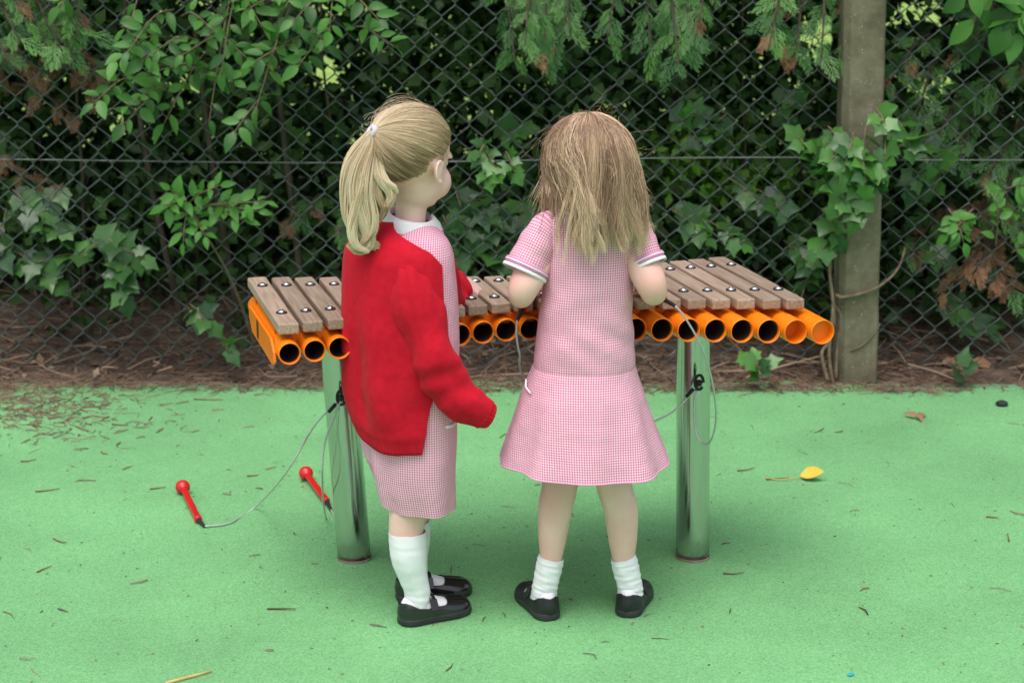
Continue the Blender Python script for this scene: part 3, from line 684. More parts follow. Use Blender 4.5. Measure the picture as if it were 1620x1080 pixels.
# ------------------------------------------------------------------ person in the red cardigan
Y1 = 3.70
p1 = empty('person', (onz(655, 965).x, Y1, 0), 'child with blonde ponytail in red cardigan and pink gingham dress, hand on the bars', 'person', 'children at the marimba')
H1c = at(653, 252, Y1 - 0.005); H1 = Matrix.Translation(H1c) @ rot_pt(54, 8, 0)
PSI1 = R(-50)
hip = at(648, 690, Y1); chest = at(643, 470, Y1); neckb = at(646, 372, Y1 - 0.005); neckt = at(650, 318, Y1)
B = [xf(q, H1) for q in head_parts()]
B.append(capsule([hip, at(645, 590, Y1), chest, at(645, 410, Y1)], [0.070, 0.066, 0.068, 0.055], 20))
B.append(capsule([at(645, 425, Y1), neckb, at(649, 345, Y1), at(652, 300, Y1)], [0.050, 0.036, 0.031, 0.033], 16))
fw1 = Vector((math.cos(R(40)), math.sin(R(40)), 0)); rt1 = Vector((math.sin(R(40)), -math.cos(R(40)), 0))
shR = at(645, 395, Y1) + rt1 * 0.060; shL = at(645, 395, Y1) - rt1 * 0.060
B.append(capsule([shL, at(645, 400, Y1), shR], [0.026, 0.040, 0.026], 14))
elR = at(692, 575, 3.60); wrR = at(726, 630, 3.60)
B.append(capsule([shR, (shR + elR) / 2 + Vector((-.005, 0, 0)), elR, (elR + wrR) / 2, wrR], [0.024, 0.026, 0.024, 0.022, 0.016], 14))
B += hand_parts(wrR, (wrR - elR).normalized(), (0.3, -0.9, 0.3), 1, 0.9, 0.60)
wrL = at(732, 449, 3.925); elL = at(690, 500, 3.86)
B.append(capsule([shL, elL, wrL], [0.030, 0.025, 0.0165], 14))
B += hand_parts(wrL, at(757, 456, 3.965) - wrL, (0.1, -0.45, 0.9), 1, 0.62, 0.95)
heR, toR = onz(633, 992), onz(741, 965); heL, toL = onz(628, 953), onz(744, 936)
heR = Vector((heR.x, heR.y + 0.012, 0)); toR = Vector((toR.x, toR.y + .004, 0)); heL = Vector((heL.x, heL.y + 0.012, 0))
def ankle(h, t): d = (t - h).normalized(); return Vector((h.x, h.y, 0)) + d * 0.040 + Vector((0, 0, 0.055))
anR, anL = ankle(heR, toR), ankle(heL, toL)
yR, yL = anR.y, anL.y
kR, kL = at(643, 832, yR - .005), at(650, 815, yL)
for kn, an, sx in ((kR, anR, 1), (kL, anL, -1)):
    mid_ = kn.lerp(an, 0.42); B.append(capsule([hip + rt1 * 0.038 * sx, kn.lerp(hip + rt1 * 0.038 * sx, .5), kn, mid_ - fw1 * 0.006, kn.lerp(an, .75), an, Vector((an.x, an.y, 0.035))], [0.055, 0.048, 0.0365, 0.0345, 0.026, 0.0225, 0.019], 16))
body(B, p1); face_details(H1, p1)
shoe_and_foot(heR, toR, p1, [kR.lerp(anR, 0.08), kR.lerp(anR, 0.25) - fw1 * .003, kR.lerp(anR, 0.45) - fw1 * .005, kR.lerp(anR, .72) - fw1 * .002, anR + Vector((0, 0, .012)), anR - Vector((0, 0, .018))], [0.0385, 0.0380, 0.0365, 0.0300, 0.0268, 0.0255], M['sock'], M['patent'], 0.0004)
shoe_and_foot(heL, toL, p1, [kL.lerp(anL, 0.10), kL.lerp(anL, 0.25), kL.lerp(anL, 0.45), kL.lerp(anL, .72), anL + Vector((0, 0, .012)), anL - Vector((0, 0, .018))], [0.0385, 0.0380, 0.0365, 0.0300, 0.0268, 0.0255], M['sock'], M['patent'], 0.0004)
# dress
def ring1(py, cx, k, a=0.112, b=0.082, al0=-270, al1=90, n=120, ex=None):
    c = at(cx, py, Y1); r = polar(a, b, PSI1); return [Vector((c.x + k * r(R(al)) * math.cos(R(al)), c.y + k * r(R(al)) * math.sin(R(al)), c.z)) for al in np.linspace(al0, al1, n + (0 if (al1 - al0) < 359 else 1))[: n]]
T_c = [(350, 648), (375, 646), (420, 645), (480, 646), (560, 647), (650, 645), (740, 646), (800, 655)]
T_h = [(350, 33), (358, 44), (368, 56), (380, 66), (400, 73), (440, 77), (480, 80), (540, 81), (560, 80), (650, 80), (740, 77), (800, 68)]
rows_px = list(np.concatenate([np.linspace(350, 400, 12), np.linspace(410, 795, 60)]))
cx_ = sitp(rows_px, T_c); hw_ = sitp(rows_px, T_h)
rows = []
for py, cx, hw in zip(rows_px, cx_, hw_):
    k = hw / 75.0; r = ring1(py, cx, k); tz = max(0, (py - 560) / 235)
    for j, p in enumerate(r):
        al = -270 + 360 * j / 120; a = R(al); w_ = (0.004 * math.sin(a * 5 + 0.6) + 0.003 * math.sin(a * 9 + py * 0.006)) * tz * tz + 0.0022 * fbm((p.x * 9, p.y * 9, p.z * 7)) * (0.4 + tz)
        lift = 0.085 * math.exp(-((((al + 205 + 180) % 360 - 180)) / 48) ** 2) * tz ** 2
        c = at(cx, py, Y1); q = p - c; q *= 1 + w_ / max(0.02, q.length); q.z += lift; r[j] = c + q
    rows.append(r)
dr = MB(); dr.add(*loft(rows, 120)); dress1 = dr.build('dress', M['gingham'], p1)
# white shirt collar with striped edge
def collar(center, rx, ry, psi, tilt, parent, flare=0.02, drop=0.024, open_at=None, gap=0.35):
    rows = []; N = 72; Rt = Matrix.Rotation(tilt[0], 3, 'X') @ Matrix.Rotation(tilt[1], 3, 'Y')
    for k, (dr_, dz) in enumerate(((0.0, -0.004), (0.001, 0.008), (0.004, 0.0115), (0.009, 0.008), (0.4 * flare + .006, -0.004), (flare, -drop), (flare - 0.001, -drop - 0.001))):
        row = []
        for j in range(N):
            al = open_at + gap * (0.5 if k < 3 else 0.5) + (2 * math.pi - gap) * j / (N - 1); e = abs(j / (N - 1) - 0.5) * 2
            pt = 1 + (0.5 * max(0, e - 0.8) / 0.2 if k >= 4 else 0)
            row.append(Vector(center) + Rt @ Vector(((rx + dr_ * pt) * math.cos(al), (ry + dr_ * pt) * math.sin(al), dz * (1 if k < 4 else pt))))
        rows.append(row)
    c = MB(); c.add(*loft(rows, N, False)); co = c.build('collar', M['white'], parent)
    s = MB(); s.add(*tube([p + Vector((0, 0, 0.0015)) + (p - Vector(center)) * 0.004 for p in [rows[4][j].lerp(rows[5][j], 0.55) for j in range(N)]], 0.0012, 5)); s.build('collar_stripe', M['pinkstripe'], co)
    return co
collar(at(649, 346, Y1), 0.041, 0.042, 0, (R(10), R(11)), dress1, 0.026, 0.022, R(38), 0.5)
# pocket edge on the skirt
pe = MB(); pe.add(*tube([at(704, 676, 3.612), at(713, 674, 3.62), at(720, 669, 3.635)], 0.0032, 8)); pe.build('pocket_edge', M['white'], dress1)
# ponytail-side sleeve of the dress is hidden in the cardigan; cardigan shell
al_front = [(345, -120), (356, -102), (368, -80), (383, -61), (404, -50), (480, -50), (560, -50), (600, -56), (640, -62), (700, -70)]
rp = list(np.linspace(346, 404, 16)) + list(np.linspace(410, 692, 56))
C_c = sitp(rp, [(346, 643), (362, 640), (380, 637), (400, 634), (440, 633), (520, 632), (600, 632), (640, 634), (665, 636), (699, 640)])
C_h = sitp(rp, [(346, 42), (352, 54), (360, 65), (370, 75), (380, 82), (390, 87), (404, 90), (440, 92), (520, 94), (600, 92), (640, 89), (665, 88), (685, 87), (699, 85)])
rows = []
for py, cx, hw in zip(rp, C_c, C_h):
    a0 = itp(py, al_front); r = ring1(py, cx, hw / 75.0, n=400, al0=a0, al1=-255); tz = max(0, (py - 420) / 279); c = at(cx, py, Y1); hem_k = 1 - 0.8 * min(1, max(0, (py - 625) / 35))
    for j, p in enumerate(r):
        t = j / 399; q = p - c; f_ = 0.020 * tz * hem_k * math.sin(t * 19 + 3.2 * tz + 0.8) * math.exp(-((t - 0.30) / 0.22) ** 2) + 0.004 * tz * hem_k * math.sin(t * 26 - 3 * tz) + 0.006 * fbm((p.x * 8 + 3, p.y * 8, p.z * 5)) * (0.5 + tz) * hem_k
        rib = 0.0 if py < 668 else -0.003 * min(1, (py - 668) / 8) + 0.0007 * math.sin(t * 560) * min(1, t * 25)
        q *= 1 + (f_ + rib) / max(0.03, q.length); q.z += 0.040 * tz ** 4 * (lambda u: u * u * (3 - 2 * u))(min(1, max(0, (t - 0.30) / 0.40))) - 0.006 * tz ** 3 * math.exp(-((t - 0.18) / 0.15) ** 2); r[j] = c + q
    rows.append(r)
cg = MB(); cg.add(*loft(rows, 400, False)); card = cg.build('cardigan', M['cardigan'], p1)
apply_mods(card, [('SOLIDIFY', dict(thickness=0.0042, offset=0.0))])
def sleeve(path_px, hw_px, name, material, parent, gather=0.0, endr=True, n=60, sides=48, seed=0, flat=1.0, fold=0.006):
    pts = np.array([tuple(at(*p)) for p in path_px]); rr = np.array([h / ppm(p) for h, p in zip(hw_px, pts)])
    D = catmull(np.hstack([pts, rr[:, None]]), n)
    def dsp(t, a):
        g = gather * math.sin(a * 9 + 0.6 * math.sin(a * 3)) * math.exp(-t * 5.5) * min(1, t * 12)
        b = fold * (math.sin(t * 24 + 2.1 * math.sin(a + seed)) * 0.5 + math.sin(t * 13 + 1.6 * math.sin(a * 2 + 1 + seed)) * 0.6) * math.sin(math.pi * min(1, t * 1.05)) 
        nn = fold * 0.8 * mnoise.noise(Vector((t * 6 + seed, math.cos(a) * 1.4, math.sin(a) * 1.4)))
        el = 0.0042 * math.sin(t * 62 + 1.5 * math.sin(a + 1)) * math.exp(-((t - 0.60) / 0.10) ** 2) * (0.35 + 0.65 * max(0, math.sin(a + 0.6))) if fold > 0.005 else 0
        return g + b + nn + el
    s = MB(); s.add(*tube(D[:, :3], D[:, 3], sides, False, up=(0, -1, 0), disp=dsp, flat=flat))
    return s.build(name, material, parent), D
sR, D = sleeve([(648, 410, 3.665), (652, 427, 3.616), (662, 485, 3.597), (678, 540, 3.588), (695, 585, 3.585), (722, 625, 3.588), (748, 645, 3.594), (768, 655, 3.60)], [18, 31, 36, 35.5, 35, 32, 28.5, 22], 'sleeve', M['cardigan'], card, 0.0050, n=90, sides=72, seed=2)
apply_mods(sR, [('SOLIDIFY', dict(thickness=0.003, offset=0.0))])
cf = MB(); e0 = Vector(D[-1, :3]); e1 = e0 + (e0 - Vector(D[-6, :3])).normalized() * 0.012
cf.add(*tube(catmull([tuple(e0 - (e1 - e0) * .6), tuple(e0), tuple(e1), tuple(e1 - (e1 - e0) * 0.25), tuple(e0 - (e1 - e0) * 1.0)], 16), [0.0315] * 2 + list(np.linspace(0.031, 0.026, 5)) + list(np.linspace(0.025, 0.008, 9)), 88, True, disp=lambda t, a: 0.0007 * math.sin(a * 22))); cf.build('cuff', M['cardigan'], card)
sL, D = sleeve([(680, 415, 3.775), (695, 465, 3.83), (700, 485, 3.86), (713, 462, 3.895), (727, 453, 3.92)], [36, 38, 36, 31, 25], 'sleeve', M['cardigan'], card, 0.0, seed=5)
apply_mods(sL, [('SOLIDIFY', dict(thickness=0.004, offset=0.0))])
# hair: swept back to the tie, then the tail in wavy locks
hr = np.random.default_rng(3)
Rm, tt = np_m(H1); iR = Rm.T
td_ = np.array((-0.27, -0.90, 0.30)); td_ /= np.linalg.norm(td_); tie_w = Rm @ (SK_C + SK_R * td_ * 1.13) + tt; tq = (iR @ (tie_w - tt) - SK_C) / SK_R; tie_r = np.linalg.norm(tq); td = tq / tie_r
d0 = scalp_dirs(7500, hr); S = len(d0); n = 12; s = np.linspace(0, 1, n)[None, :, None]
om = np.arccos(np.clip(d0 @ td, -0.999, 0.999))[:, None, None]
dirs = (np.sin((1 - s) * om) * d0[:, None, :] + np.sin(s * om) * td[None, None, :]) / np.sin(om)
cl = vnoise(d0, 7.0)[:, None, None]; cl2 = vnoise(d0 + 5, 3.0)[:, None, None]
off = (1.025 + hr.uniform(0, 0.055, (S, 1, 1)) + 0.045 * cl + 0.02 * cl2) * np.ones((1, n, 1)); off = off * np.minimum(1, 0.985 + 0.2 * s)
off = off + (tie_r * 0.99 - off) * s ** 5
side = np.cross(d0, td); side /= np.linalg.norm(side, axis=1)[:, None] + 1e-9
wob = side[:, None, :] * (0.035 * np.sin(s * 6 + cl * 9) * (1 - s) * cl)
PL = SK_C + SK_R * (dirs + wob) * off; PW = PL @ Rm.T + tt
tint = np.clip(0.50 + 0.22 * cl[..., 0] * 1.4 + hr.normal(0, 0.13, (S, 1)) + 0.30 * vnoise(d0, 26.0)[:, None] + 0.12 * s[..., 0] - 0.25 * (d0[:, 2:3] < -0.25), 0.03, 1)
rad = np.full((S, n), 0.00046) * hr.uniform(0.7, 1.3, (S, 1)); rad[:, 0] *= 0.4
hp = [cap_mesh(H1, 1.018, 0.30), strands(PW, rad, tint)]
# fly-away wisps
nf = 170; df = scalp_dirs(nf, hr); nf = len(df); om = np.arccos(np.clip(df @ td, -0.99, 0.99))[:, None, None]
dirs = (np.sin((1 - 0.7 * s) * om) * df[:, None, :] + np.sin(0.7 * s * om) * td[None, None, :]) / np.sin(om)
o2 = 1.05 + 0.20 * hr.uniform(0.2, 1, (nf, 1, 1)) * np.sin(s * np.pi * hr.uniform(0.5, 1, (nf, 1, 1))) ** 1.5
PW = (SK_C + SK_R * dirs * o2 + hr.normal(0, 0.004, (nf, 1, 3)) * s * 2) @ Rm.T + tt
hp.append(strands(PW, np.full((nf, n), 0.00024), np.clip(0.8 + hr.normal(0, .1, (nf, n)) * 0, 0, 1)))
# curly wisps at the temple
ear_l = np.array((0.070, 0.012, 0.018)); 
for k in range(12):
    p0 = ear_l + hr.normal(0, 1, 3) * (0.001, 0.006, 0.012); t_ = np.linspace(0, 1, n); q = hr.uniform(0.6, 1.3)
    loc = p0[None, :] + np.stack([-0.003 + 0.005 * np.sin(t_ * 5 * q), -0.035 * t_ * q + 0.010 * np.sin(t_ * 7 + k), -0.030 * t_ * q + 0.012 * np.cos(t_ * 6 + k)], axis=1)
    hp.append(strands((loc @ Rm.T + tt)[None], np.full((1, n), 0.0006), np.full((1, n), 0.72 + 0.2 * hr.uniform(-1, 1))))
# tail
def lock(ctrl, w0, count, curl, seed, base_t, spread=None, nseg=21):
    r = np.random.default_rng(seed); C = catmull(np.array([tuple(c) for c in ctrl]), nseg); t_ = np.linspace(0, 1, nseg); C = C + (np.array((1.0, 0.35, 0.2))[None] * (0.0055 * np.sin(t_ * 9.5 + seed * 1.7) * t_)[:, None]); T, A, Bv = frames(C, (0.2, -1, 0.1))
    W_ = np.interp(t_, np.linspace(0, 1, len(w0)), w0); uu = np.sqrt(r.uniform(0, 1, count)); ph = r.uniform(0, 2 * np.pi, count)
    tw = 1.1 * t_ * curl
    cx = (uu * np.cos(ph))[:, None] * W_[None]; cy = (uu * np.sin(ph))[:, None] * W_[None]
    jit = r.normal(0, 0.0016, (count, 1)) * np.sin(t_ * 13 + r.uniform(0, 6, (count, 1)))
    ca, sa = np.cos(tw)[None], np.sin(tw)[None]; X = cx * ca - cy * sa + jit; Yy = cx * sa + cy * ca
    P_ = C[None] + X[..., None] * A[None] + Yy[..., None] * Bv[None]
    cut = r.uniform(0.86, 1.0, count); idx = np.clip(t_[None] * cut[:, None], 0, 1) * (nseg - 1); i0 = np.minimum(idx.astype(int), nseg - 2); fr_ = (idx - i0)[..., None]
    rows_ = np.arange(count)[:, None]; P_ = P_[rows_, i0] * (1 - fr_) + P_[rows_, i0 + 1] * fr_
    tn = np.clip(base_t + r.normal(0, 0.20, (count, 1)) + 0.10 * np.sin(t_ * 6 + seed)[None] + 0.12 * (uu[:, None] - 0.5), 0, 1)
    rd = np.full((count, nseg), 0.00052) * np.interp(t_, [0, .85, 1], [1, 1, .5])[None]
    return strands(P_, rd, tn)
yt = Y1 - 0.035
tails = [
 ([(594, 217), (574, 226), (556, 252), (550, 285), (553, 325), (558, 352), (575, 383), (598, 392)], [.006, .014, .017, .016, .014, .008], 420, 2.0, .62, 0),
 ([(594, 217), (578, 232), (565, 265), (562, 300), (570, 335), (580, 362), (578, 388), (562, 396), (552, 384)], [.006, .013, .017, .015, .012, .006], 420, 1.5, .70, -.012),
 ([(594, 218), (585, 240), (580, 275), (578, 310), (586, 345), (588, 370), (572, 390)], [.006, .012, .015, .014, .012, .006], 360, 1.8, .55, -.016),
 ([(594, 218), (592, 245), (594, 272), (606, 292), (617, 304), (620, 318), (612, 326), (603, 320)], [.006, .010, .011, .010, .008, .004], 260, 2.4, .66, -.012),
 ([(594, 219), (590, 250), (590, 285), (600, 310), (605, 330), (594, 352)], [.006, .011, .012, .010, .009, .005], 240, 2.0, .48, -.006),
 ([(593, 217), (567, 232), (551, 268), (546, 305), (549, 340), (563, 365)], [.005, .009, .010, .010, .010, .005], 240, 1.2, .52, .010),
 ([(594, 218), (583, 245), (572, 290), (560, 330), (555, 362), (565, 386), (585, 398)], [.005, .009, .011, .011, .009, .004], 260, 1.6, .74, -.022),
 ([(594, 219), (598, 250), (603, 275), (614, 288), (624, 296), (622, 308)], [.005, .006, .006, .006, .005, .003], 110, 2.4, .78, -.018),
]
for k, (pp, w0, cnt, cu, bt, dy) in enumerate(tails):
    ys_ = [tie_w[1] + (dy - 0.012 * min(1, q / 3)) * min(1, q / 2) for q in range(len(pp))]
    hp.append(lock([Vector(tie_w)] + [at(x_ + 1, y_, yy_) for (x_, y_), yy_ in list(zip(pp, ys_))[1:]], w0, int(cnt * 1.35), cu, 40 + k, bt + 0.08))
hair_obj(hp, M['hairA'], p1)
tb = MB(); tc_ = Vector(tie_w); tdv = (Vector(tie_w) - Vector(H1c)).normalized()
rg = [tc_ + (tdv.orthogonal().normalized() * math.cos(a) + tdv.cross(tdv.orthogonal().normalized()) * math.sin(a)) * 0.0085 for a in np.linspace(0, 2 * math.pi, 25)]
tb.add(*tube(rg, 0.0056, 8, False)); tb.build('hair_tie', M['lilac'], p1)

# ------------------------------------------------------------------ person in the short sleeved dress
Y2 = 3.72
p2 = empty('person', (onz(930, 960).x, Y2, 0), 'child with long loose light brown hair in short sleeved pink gingham dress, seen from behind', 'person', 'children at the marimba')
H2c = at(925, 262, Y2 - 0.005); H2 = Matrix.Translation(H2c) @ rot_pt(90 + 52, 6, 0)
B = [xf(q, H2) for q in head_parts()]
hip2 = at(928, 690, Y2)
B.append(capsule([hip2, at(925, 590, Y2), at(928, 470, Y2), at(930, 400, Y2)], [0.072, 0.062, 0.066, 0.055], 20))
B.append(capsule([at(930, 420, Y2), at(928, 360, Y2), at(926, 330, Y2), at(924, 300, Y2)], [0.050, 0.040, 0.031, 0.033], 16))
B.append(capsule([at(884, 372, Y2), at(930, 356, Y2), at(986, 370, Y2)], [0.024, 0.036, 0.024], 14))
arms2 = []
for (sh, el, wr) in (((868, 372, Y2), (823, 466, 3.655), (836, 452, 3.85)), ((997, 372, Y2), (1036, 462, 3.655), (1022, 448, 3.85))):
    s_, e_, w_ = at(*sh), at(*el), at(*wr); arms2.append((s_, e_, w_))
    B.append(capsule([s_, s_.lerp(e_, .5), s_.lerp(e_, .85), e_ + (w_ - e_) * 0.12 + Vector((0, 0, -0.003)), e_.lerp(w_, .45), w_], [0.024, 0.0340, 0.0315, 0.0265, 0.0245, 0.019], 18))
    B += hand_parts(w_, (0.15 if sh[0] < 930 else -0.15, 0.9, -0.1), (0, 0.1, 1), 1 if sh[0] < 930 else -1, 1.5, 0.9)
he2 = [onz(871, 984), onz(991, 979)]; to2 = [onz(831, 938), onz(1013, 934)]
an2 = []
for h, t in zip(he2, to2): h.y += 0.006; an2.append(ankle(h, t))
legpx = [([(888, 720), (886, 765), (878, 805), (874, 850), (871, 885)], [33, 29, 27.5, 23, 17.8]), ([(968, 720), (971, 765), (982, 805), (985, 850), (987, 885)], [33, 28.5, 27.5, 23.5, 18])]
leg3 = []
for (pp, hw), an in zip(legpx, an2):
    ys_ = np.linspace(Y2 - .005, an.y, len(pp)); pts = [at(x_, y_, yy) for (x_, y_), yy in zip(pp, ys_)]; rr = [h / ppm(p) for h, p in zip(hw, pts)]
    B.append(capsule([hip2 + Vector(((pp[0][0] - 928) / 900, 0, 0))] + pts + [an, Vector((an.x, an.y, 0.035))], [0.06] + rr + [0.0215, 0.018], 18)); leg3.append((pts, rr))
body(B, p2); face_details(H2, p2)
for h, t, an, (pts, rr) in zip(he2, to2, an2, leg3):
    tp = pts[-1]; dn = (an - tp)
    shoe_and_foot(h, t, p2, [tp - dn * 0.10, tp + dn * .1, tp + dn * .45, tp + dn * .8, an - Vector((0, 0, .004)), an - Vector((0, 0, .022))], [0.0262, 0.0272, 0.0274, 0.0268, 0.0262, 0.0255], M['sock'], M['matteblack'], 0.0011, strap_tab=1 if h.x > 0.15 else -1)
# dress
def ring2(py, xl, xr, ratio, e=2.3, n=140, cy=0.0, near_px=None):
    c0, c1 = at(xl, py, Y2), at(xr, py, Y2); cx, a = (c0.x + c1.x) / 2, (c1.x - c0.x) / 2; b = a * ratio; out = []
    for j in range(n):
        al = math.pi / 2 - 2 * math.pi * j / n; c, s = math.cos(al), math.sin(al)
        out.append(Vector((cx + a * math.copysign(abs(c) ** (2 / e), c), Y2 + cy + b * math.copysign(abs(s) ** (2 / e), s), c0.z)))
    return out
TL = [(322, 905), (328, 893), (334, 878), (341, 866), (350, 858), (362, 855), (400, 860), (450, 858), (520, 851), (575, 845), (590, 838), (620, 825), (680, 806), (727, 791)]
TRr = [(322, 952), (328, 966), (334, 984), (341, 998), (350, 1006), (362, 1009), (400, 1004), (450, 1002), (520, 1000), (575, 1003), (590, 1008), (620, 1020), (680, 1040), (727, 1058)]
TB = [(322, .95), (334, .72), (350, .68), (400, .80), (450, .86), (575, .92), (620, .92), (727, .86)]
rpx = list(np.linspace(322, 352, 12)) + list(np.linspace(357, 574, 40)) + [576, 578] + list(np.linspace(582, 727, 40))
xl_, xr_, ba_ = sitp(rpx, TL), sitp(rpx, TRr), sitp(rpx, TB); rows = []
for py, a_, b_2, k_ in zip(rpx, xl_, xr_, ba_):
    r = ring2(py, a_, b_2, k_); cx = sum(p.x for p in r) / len(r); tz = max(0, (py - 576) / 151); bl = math.exp(-((py - 545) / 40) ** 2)
    for j, p in enumerate(r):
        al = math.pi / 2 - 2 * math.pi * j / 140; q = Vector((p.x - cx, p.y - Y2, 0)); u = q.normalized()
        w_ = (0.0052 * math.sin(al * 6 + 0.4) + 0.0046 * math.sin(al * 10 + 1.1 + py * 0.004)) * tz ** 1.3 + 0.0042 * fbm((p.x * 7, p.y * 7, p.z * 6 + 4)) * (0.5 + 0.5 * tz) + 0.003 * bl
        w_ += 0.0020 * math.exp(-((py - 470) / 60) ** 2) * math.sin((p.x - cx) * 46 - p.z * 60) * max(0, math.cos(al + 2.3)) + 0.0028 * math.exp(-((py - 520) / 38) ** 2) * math.sin((p.x - cx) * 70 + p.z * 95) * max(0, math.cos(al + 0.9))          # drag lines above the waist seam
        if 575 <= py <= 579: w_ -= 0.0011
        r[j] = p + u * w_ + Vector((0, 0, 0.006 * tz ** 2 * math.sin(al * 2 + 1)))
    rows.append(r)
dr = MB(); dr.add(*loft(rows, 140)); dress2 = dr.build('dress', M['gingham'], p2)
hm = MB(); hm.add(*tube(rows[-1] + [rows[-1][0]], 0.0013, 6, False)); hm.build('hem', M['pinkstripe'], dress2)
for (pp, hw, cpx) in (([(884, 356, Y2), (866, 362, Y2 - .01), (848, 392, Y2 - .025), (831, 428, Y2 - .038)], [22, 28, 31.5, 34.5], None), ([(986, 354, Y2), (1000, 360, Y2 - .01), (1014, 388, Y2 - .025), (1026, 416, Y2 - .038)], [22, 27, 26.5, 26.0], None)):
    so_, D = sleeve(pp, hw, 'sleeve', M['gingham'], dress2, 0.0022, n=36, sides=56, seed=pp[0][0], fold=0.0018)
    e = Vector(D[-1, :3]); dv = (e - Vector(D[-4, :3])).normalized(); rE = D[-1, 3] + 0.0012
    for (s0, s1, mm, nm) in ((-0.013, 0.000, M['pinkstripe'], 'cuff'), (0.0, 0.0065, M['white'], 'cuff_edge'), (-0.0085, -0.006, M['white'], 'cuff_stripe')):
        c = MB(); kk = 0.0012 if nm != 'cuff' else 0; c.add(*tube([e + dv * s0, e + dv * (s0 + s1) / 2, e + dv * s1], [rE + kk] * 3, 48, False, up=(0, -1, 0)))
        co = c.build(nm, mm, dress2); apply_mods(co, [('SOLIDIFY', dict(thickness=0.0016, offset=1.0))])
collar(at(927, 318, Y2), 0.036, 0.037, 0, (R(4), 0), dress2, 0.022, 0.016, R(90), 0.5)
pe = MB(); pe.add(*tube([at(832, 600, 3.69), at(832, 612, 3.675), at(839, 622, 3.655)], 0.0020, 8)); pe.build('pocket_edge', M['white'], dress2)
# hair: loose, combed from the crown, simulated as falling chains
hr = np.random.default_rng(8); Rm, tt = np_m(H2); iR = Rm.T
def fall(d0, n, tipz, flare, r, stepk=None):
    S = len(d0); P = np.zeros((S, n, 3)); p = (SK_C + SK_R * d0 * 1.03) @ Rm.T + tt; P[:, 0] = p
    crown = np.array((0.02, -0.035, 0.97)); away = d0 - crown[None] * 0.95; away /= np.linalg.norm(away, axis=1)[:, None] + 1e-9
    nrm = (d0 / SK_R); nrm /= np.linalg.norm(nrm, axis=1)[:, None]; away -= nrm * np.sum(away * nrm, 1)[:, None]; away /= np.linalg.norm(away, axis=1)[:, None] + 1e-9
    dr_ = away @ Rm.T
    L = np.maximum(0.06, (p[:, 2] - tipz) * 1.03 + 0.055 * np.clip(d0[:, 2], 0, 1)); st = (L / (n - 1))[:, None]
    bx = at(930, 400, Y2); tk = np.random.default_rng(S).uniform(0, 1, S)
    for k in range(1, n):
        t = k / (n - 1); dr_ = dr_ * 0.80 + np.array((0, 0, -0.30)) ; dr_ /= np.linalg.norm(dr_, axis=1)[:, None]
        qn = ((p - tt) @ Rm - SK_C) / SK_R; tuck = (qn[:, 0] < -0.25) & (qn[:, 1] > -0.35) & (qn[:, 2] < 0.5) & (tk < 0.9)
        dr_ = dr_ + np.where(tuck, 0.42, 0.0)[:, None] * (Rm @ np.array((0, -1.0, 0)))[None]; dr_ /= np.linalg.norm(dr_, axis=1)[:, None]
        p = p + dr_ * st
        q = (p - tt) @ Rm - SK_C; q = q / (SK_R * 1.055); ql = np.linalg.norm(q, axis=1)[:, None]; ins = ql < 1
        pf = (SK_C + SK_R * 1.055 * q / np.maximum(ql, 1e-6)) @ Rm.T + tt; p = np.where(ins, pf, p)
        # torso: keep off the back and shoulders
        c = np.array((bx.x, Y2, 0.62)); rr = np.array((0.112, 0.090, 0.232)); q = (p - c) / rr; ql = np.linalg.norm(q, axis=1)[:, None]; pf = c + rr * q / np.maximum(ql, 1e-6); p = np.where(ql < 1, pf, p)
        P[:, k] = p; dr_ = p - P[:, k - 1]; dr_ /= np.linalg.norm(dr_, axis=1)[:, None] + 1e-9
        dr_[:, 0] += flare[:, 0] * 0.10 * t; dr_[:, 1] += flare[:, 1] * 0.10 * t
    return P
